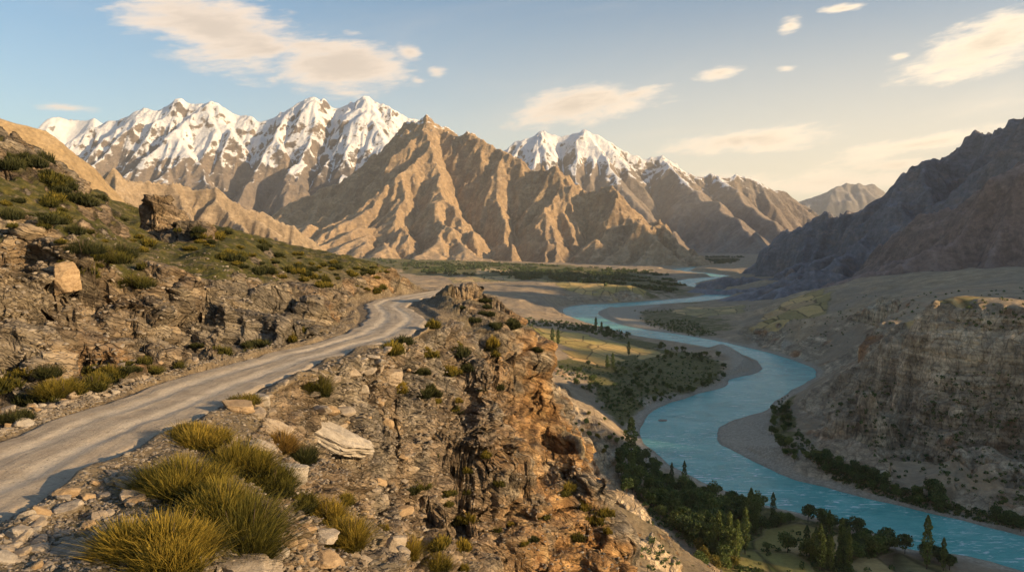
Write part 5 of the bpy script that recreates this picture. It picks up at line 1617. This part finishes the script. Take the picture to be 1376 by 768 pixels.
    stones([(0, 555), (110, 528), (240, 488), (430, 450), (430, 456), (240, 498), (110, 545), (0, 580)], 45, .25, .6, 'stone fallen on the uphill road verge', 'stones on the uphill verge')
    # gravel
    gv = []
    import bmesh
    bases = []
    for k in range(5):
        m0 = rock_mesh(700 + k, .5, .40, .24, 1, MT['stone'], planes=9)
        co = np.empty(len(m0.vertices) * 3, np.float32); m0.vertices.foreach_get('co', co)
        fi = np.empty(len(m0.loops), np.int32); m0.loops.foreach_get('vertex_index', fi)
        bases.append((co.reshape(-1, 3), fi.reshape(-1, 3))); bpy.data.meshes.remove(m0)
    VV = []; QQ = []; off = 0
    regs = [([(-20, 700), (160, 615), (300, 545), (420, 500), (420, 560), (330, 640), (300, 765), (-20, 768)], 7000, .045, .20),
            ([(300, 768), (330, 640), (440, 560), (520, 640), (560, 768)], 4200, .06, .26),
            ([(-20, 560), (110, 530), (240, 488), (430, 446), (480, 425), (480, 440), (240, 500), (110, 550), (-20, 595)], 3200, .06, .26),
            ([(430, 490), (560, 455), (600, 430), (690, 470), (680, 560), (560, 620), (480, 600)], 2600, .09, .42),
            ([(480, 600), (600, 560), (800, 620), (850, 768), (560, 768)], 1500, .10, .40),
            ([(0, 300), (200, 320), (460, 380), (480, 420), (240, 470), (0, 540)], 1800, .10, .4)]
    for poly, n, a, b in regs:
        for _ in range(n):
            x, y = pt_in(poly, rng); p = GN.hit(x, y)
            if p is None: continue
            onroad = abs(p[0] - np.interp(p[1], MC[:, 1], MC[:, 0])) < 2.7 and p[1] < 100 and abs(p[2] - ROADZ) < .4
            s = a * (b / a) ** (rng.random() ** 1.8)
            if onroad: 
                if rng.random() < .93: continue
                s *= .5
            v, f = bases[rng.integers(5)]
            t = rng.random() * 6.28; c_, s_ = math.cos(t), math.sin(t); tl = rng.normal(0, .35)
            w = v * s; w = np.stack([w[:, 0], w[:, 1] * math.cos(tl) - w[:, 2] * math.sin(tl), w[:, 1] * math.sin(tl) + w[:, 2] * math.cos(tl)], 1)
            w = np.stack([w[:, 0] * c_ - w[:, 1] * s_, w[:, 0] * s_ + w[:, 1] * c_, w[:, 2]], 1)
            w += p + rng.normal(0, .04, 3) * np.array([1, 1, 0]) + np.array([0, 0, s * .06])
            VV.append(w); QQ.append(f + off); off += len(v)
    o = link('gravel', mesh_np('gravel', np.vstack(VV), np.vstack(QQ), MT['gravelm'], smooth=False), kind='stuff'); o['label'] = 'loose gravel and small stones beside the road'
    log('stones and gravel', len(VV))
    # ---- trees
    tv = {}
    for kind, mk in (('dark', 'tree_dark'), ('mid', 'tree_mid'), ('yellow', 'tree_yellow')):
        for k in range(3):
            rg = np.random.default_rng(800 + k + len(kind) * 10)
            V, Q = crown_round(rg, 8.5, 8.5)
            tv[(kind, k)] = (mesh_np('crown', V, Q, MT[mk], smooth=False), trunk_mesh(rg, 7, .22, 4, 6))
    for k in range(4):
        rg = np.random.default_rng(900 + k)
        V, Q = crown_poplar(rg, 18, 3.0 + .5 * (k % 2))
        tv[('poplar', k)] = (mesh_np('crown', V, Q, MT['tree_mid' if k < 2 else 'tree_dark'], smooth=False), trunk_mesh(rg, 16, .25, 2, 2))
    protos = {}
    def tree(key, p, s, label, group, name):
        cr, tr = tv[key]
        if isinstance(s, (int, float)): s = (s, s, s * rng.uniform(.85, 1.15))
        if key in protos:
            o = dup(protos[key], tuple(p), rng.random() * 6.28, s, label, group); o.name = name; o['category'] = 'bush' if 'bush' in name else 'tree'
            return o
        t = thing(name, label, 'bush' if 'bush' in name else 'tree', tuple(p), group, rng.random() * 6.28, s)
        link('crown', cr, t); link('trunk', tr, t); protos[key] = t
        return t
    used = []
    def place(poly, n, kinds, smin, smax, label, group, mind=3.5, name='broadleaf_tree', zmax=60):
        c = 0; tries = 0
        while c < n and tries < n * 12:
            tries += 1
            x, y = pt_in(poly, rng); p = GV.hit(x, y)
            if p is None or p[2] > zmax or p[2] < .45: continue
            if VN.xy('river', p[0], p[1]) < 3: continue
            q = VN.xy('ff', p[0], p[1])
            if q > .4: continue
            if any((p[0] - a) ** 2 + (p[1] - b) ** 2 < mind ** 2 for a, b in used[-400:]): continue
            used.append((p[0], p[1]))
            k = kinds[rng.integers(len(kinds))]
            kk = (k, int(rng.integers(4 if k == 'poplar' else 3)))
            tree(kk, p, rng.uniform(smin, smax), label, group, name); c += 1
    place([(960, 740), (1010, 700), (1060, 700), (1120, 712), (1150, 740), (1130, 768), (990, 768)], 22, ('poplar',), .55, .95, 'poplar among the round trees around the small green fields', 'poplars in the valley', 3, 'poplar_tree')
    # single poplars one can point at
    for (x, y, hp, lab) in [(1112, 748, 58, 'tall dark poplar standing right of the bare field'), (1130, 752, 52, 'slightly shorter poplar just right of the tallest pair'), (1100, 768, 56, 'poplar in front of the bare field near the bottom edge'),
                            (1140, 768, 44, 'poplar at the bottom edge left of the riverside clearing'), (1245, 762, 62, 'tall poplar on the riverbank at lower right, standing above its clump'), (1266, 766, 38, 'short poplar at the right of the lower right clump'),
                            (1008, 700, 44, 'slim pointed poplar rising at the river edge of the grove'), (903, 650, 30, 'first of two thin dark poplars against the water'), (918, 652, 34, 'second of two thin dark poplars against the water'),
                            (848, 622, 62, 'broad bright poplar by the gravel bank below the cliff'), (965, 744, 56, 'pale green poplar at the left of the poplar row in the grove'), (978, 750, 60, 'pale green poplar second in the poplar row in the grove'),
                            (990, 752, 52, 'pale green poplar third in the poplar row in the grove'), (1000, 742, 58, 'pale green poplar at the right end of the poplar row'), (1016, 712, 40, 'poplar beside the green field'),
                            (742, 462, 24, 'dark poplar clump tree left by the stubble fields'), (748, 462, 22, 'poplar right beside the clump tree at the stubble fields'), (800, 442, 18, 'poplar by the upper fields near the river'),
                            (808, 446, 16, 'short poplar by the upper fields near the river'), (815, 495, 20, 'poplar below the golden stubble field'), (822, 494, 22, 'taller poplar below the golden stubble field'), (845, 476, 20, 'thin single poplar right of the stubble fields')]:
        p = GV.hit(x, min(y, 764))
        if p is None: continue
        d = flat_dist(p); s = hp * d / F / 18
        k = 2 if 'dark' in lab or 'thin' in lab else (1 if 'pale' in lab or 'bright' in lab else 0)
        tree(('poplar', k), p, (s * (1.25 if hp < 30 or 'broad' in lab else .95),) * 2 + (s,), lab, 'poplars in the valley', 'poplar_tree')
    g1 = 'round trees of the grove at lower right'
    place([(1000, 735), (1040, 700), (1100, 700), (1200, 735), (1220, 745), (1160, 765), (1120, 750), (1090, 760)], 44, ('dark', 'mid', 'dark'), .6, 1.2, 'round tree on the river side of the small fields', g1)
    place([(880, 690), (905, 650), (960, 670), (1020, 690), (1000, 735), (985, 766), (950, 745)], 76, ('dark', 'mid', 'dark', 'mid'), .7, 1.35, 'round tree in the dense middle of the lower right grove', g1)
    place([(825, 645), (840, 600), (868, 615), (905, 645), (890, 690), (850, 672)], 44, ('dark', 'mid', 'dark'), .6, 1.2, 'round tree at the upper left end of the grove below the cliff', g1)
    place([(945, 735), (1000, 766), (940, 768), (930, 745)], 8, ('yellow', 'mid'), .5, .85, 'yellowing tree at the hill foot near the bottom edge', g1)
    place([(1225, 755), (1240, 742), (1285, 755), (1280, 768), (1230, 768)], 9, ('dark',), .55, .95, 'dark round tree in the lower right riverside clump', g1)
    g2 = 'trees along the far bank under the cliff'
    place([(1032, 545), (1048, 528), (1062, 545), (1058, 590), (1075, 615), (1060, 625), (1035, 590)], 26, ('dark', 'mid', 'mid'), .5, .95, 'tree between the gravel bar and the brown cliff foot', g2)
    place([(1075, 615), (1120, 640), (1180, 662), (1235, 678), (1240, 668), (1180, 645), (1110, 615)], 30, ('dark', 'dark', 'mid'), .5, 1.1, 'dark tree on the bank under the striped cliff', g2)
    place([(1225, 664), (1262, 670), (1262, 690), (1225, 680)], 3, ('dark',), 1.0, 1.5, 'big round dark tree by the water at the foot of the cliff', g2)
    place([(1330, 695), (1376, 700), (1376, 718), (1340, 710)], 6, ('dark',), .6, 1.1, 'dark tree by the water at the right edge', g2)
    place([(1045, 505), (1066, 490), (1085, 500), (1070, 520), (1050, 530)], 6, ('dark',), .6, .9, 'dark tree on the point where the river leaves the bluff', g2)
    g3 = 'trees and bushes of the terrace inside the river bend'
    place([(740, 495), (800, 488), (860, 490), (900, 500), (880, 535), (830, 545), (780, 520)], 52, ('dark', 'mid', 'dark'), .35, .85, 'rounded bush on the slope below the stubble fields', 'bushes of the terrace and the gully', 5, 'valley_bush')
    place([(860, 545), (900, 520), (975, 500), (978, 515), (920, 532), (870, 555)], 18, ('dark', 'mid'), .45, .95, 'tree along the inner bank above the turquoise bend', g3, 5)
    place([(845, 458), (900, 466), (975, 476), (978, 495), (900, 486), (850, 472)], 24, ('dark', 'dark', 'mid'), .4, .9, 'tree near the upper bank right of the fields', g3, 6)
    place([(745, 440), (820, 440), (850, 456), (800, 452), (745, 462)], 18, ('dark',), .6, 1.1, 'dark tree around the upper stubble fields', g3, 6)
    place([(750, 560), (800, 540), (860, 560), (848, 620), (800, 620)], 30, ('dark', 'mid', 'yellow'), .25, .55, 'low bush in the grey gully above the river', 'bushes of the terrace and the gully', 4, 'valley_bush')
    log('trees')
    # ---- far woodland and scrub nobody could count
    VV = []; off = 0
    bigs = []
    for poly, n, a, b in [([(640, 372), (760, 378), (900, 392), (932, 380), (880, 364), (700, 354), (560, 350), (500, 330), (490, 345), (560, 366)], 5200, 3.5, 7.5),
                          ([(690, 425), (745, 430), (820, 440), (850, 448), (840, 456), (750, 440), (690, 436)], 260, 1.6, 3.2),
                          ([(740, 500), (800, 486), (850, 478), (880, 462), (950, 475), (978, 492), (975, 512), (900, 532), (870, 545), (830, 560), (800, 530)], 700, .7, 1.6),
                          ([(840, 418), (960, 412), (990, 446), (930, 452), (870, 436)], 700, 1.0, 2.4),
                          ([(830, 630), (880, 640), (960, 680), (1080, 705), (1200, 740), (1200, 768), (990, 768), (940, 740), (880, 700)], 1600, .6, 1.6),
                          ([(1040, 535), (1060, 530), (1070, 600), (1120, 645), (1230, 680), (1376, 712), (1376, 700), (1240, 665), (1100, 610)], 700, .6, 1.5),
                          ([(900, 345), (1000, 345), (985, 352), (920, 356)], 700, 8, 14),
                          ([(1000, 405), (1200, 395), (1376, 385), (1376, 450), (1250, 430), (1100, 470), (1000, 440)], 240, .6, 1.5),
                          ([(1100, 540), (1200, 500), (1376, 500), (1376, 690), (1200, 640)], 420, .6, 1.6),
                          ([(860, 690), (960, 760), (860, 766)], 60, .4, 1.0)]:
        for _ in range(n):
            x, y = pt_in(poly, rng); p = GV.hit(x, y)
            if p is None: continue
            if VN.xy('ff', p[0], p[1]) > .4 and rng.random() < .97: continue
            if VN.xy('river', p[0], p[1]) < 3: continue
            if p[1] > 1200 and vn2(np.array([p[0] / 90.]), np.array([p[1] / 160.]))[0] < -.12: continue
            bigs.append((p, rng.uniform(a, b)))
    P = np.array([q[0] for q in bigs]); S = np.array([q[1] for q in bigs])
    m = 22
    C = np.repeat(P, m, 0); s = np.repeat(S, m); d = rng.normal(size=(len(C), 3)); d /= np.linalg.norm(d, axis=1)[:, None]
    C = C + d * (s * .8)[:, None] * np.array([1, 1, .7]); C[:, 2] += s * .55
    V, Q = leaf_quads(C, s * .34, rng)
    o = link('scrub', mesh_np('scrub', V, Q, MT['tree_dark'], smooth=False), kind='stuff'); o['label'] = 'far woodland strips and low scrub over the valley floor'
    log('woodland', len(P))


build_camera(); build_light(); build_haze()
NN, NP, NRK, _h = build_near()
build_road()
VN, VP, VRK, _v = build_valley()
build_water()
mountains()
plants()
log('done')
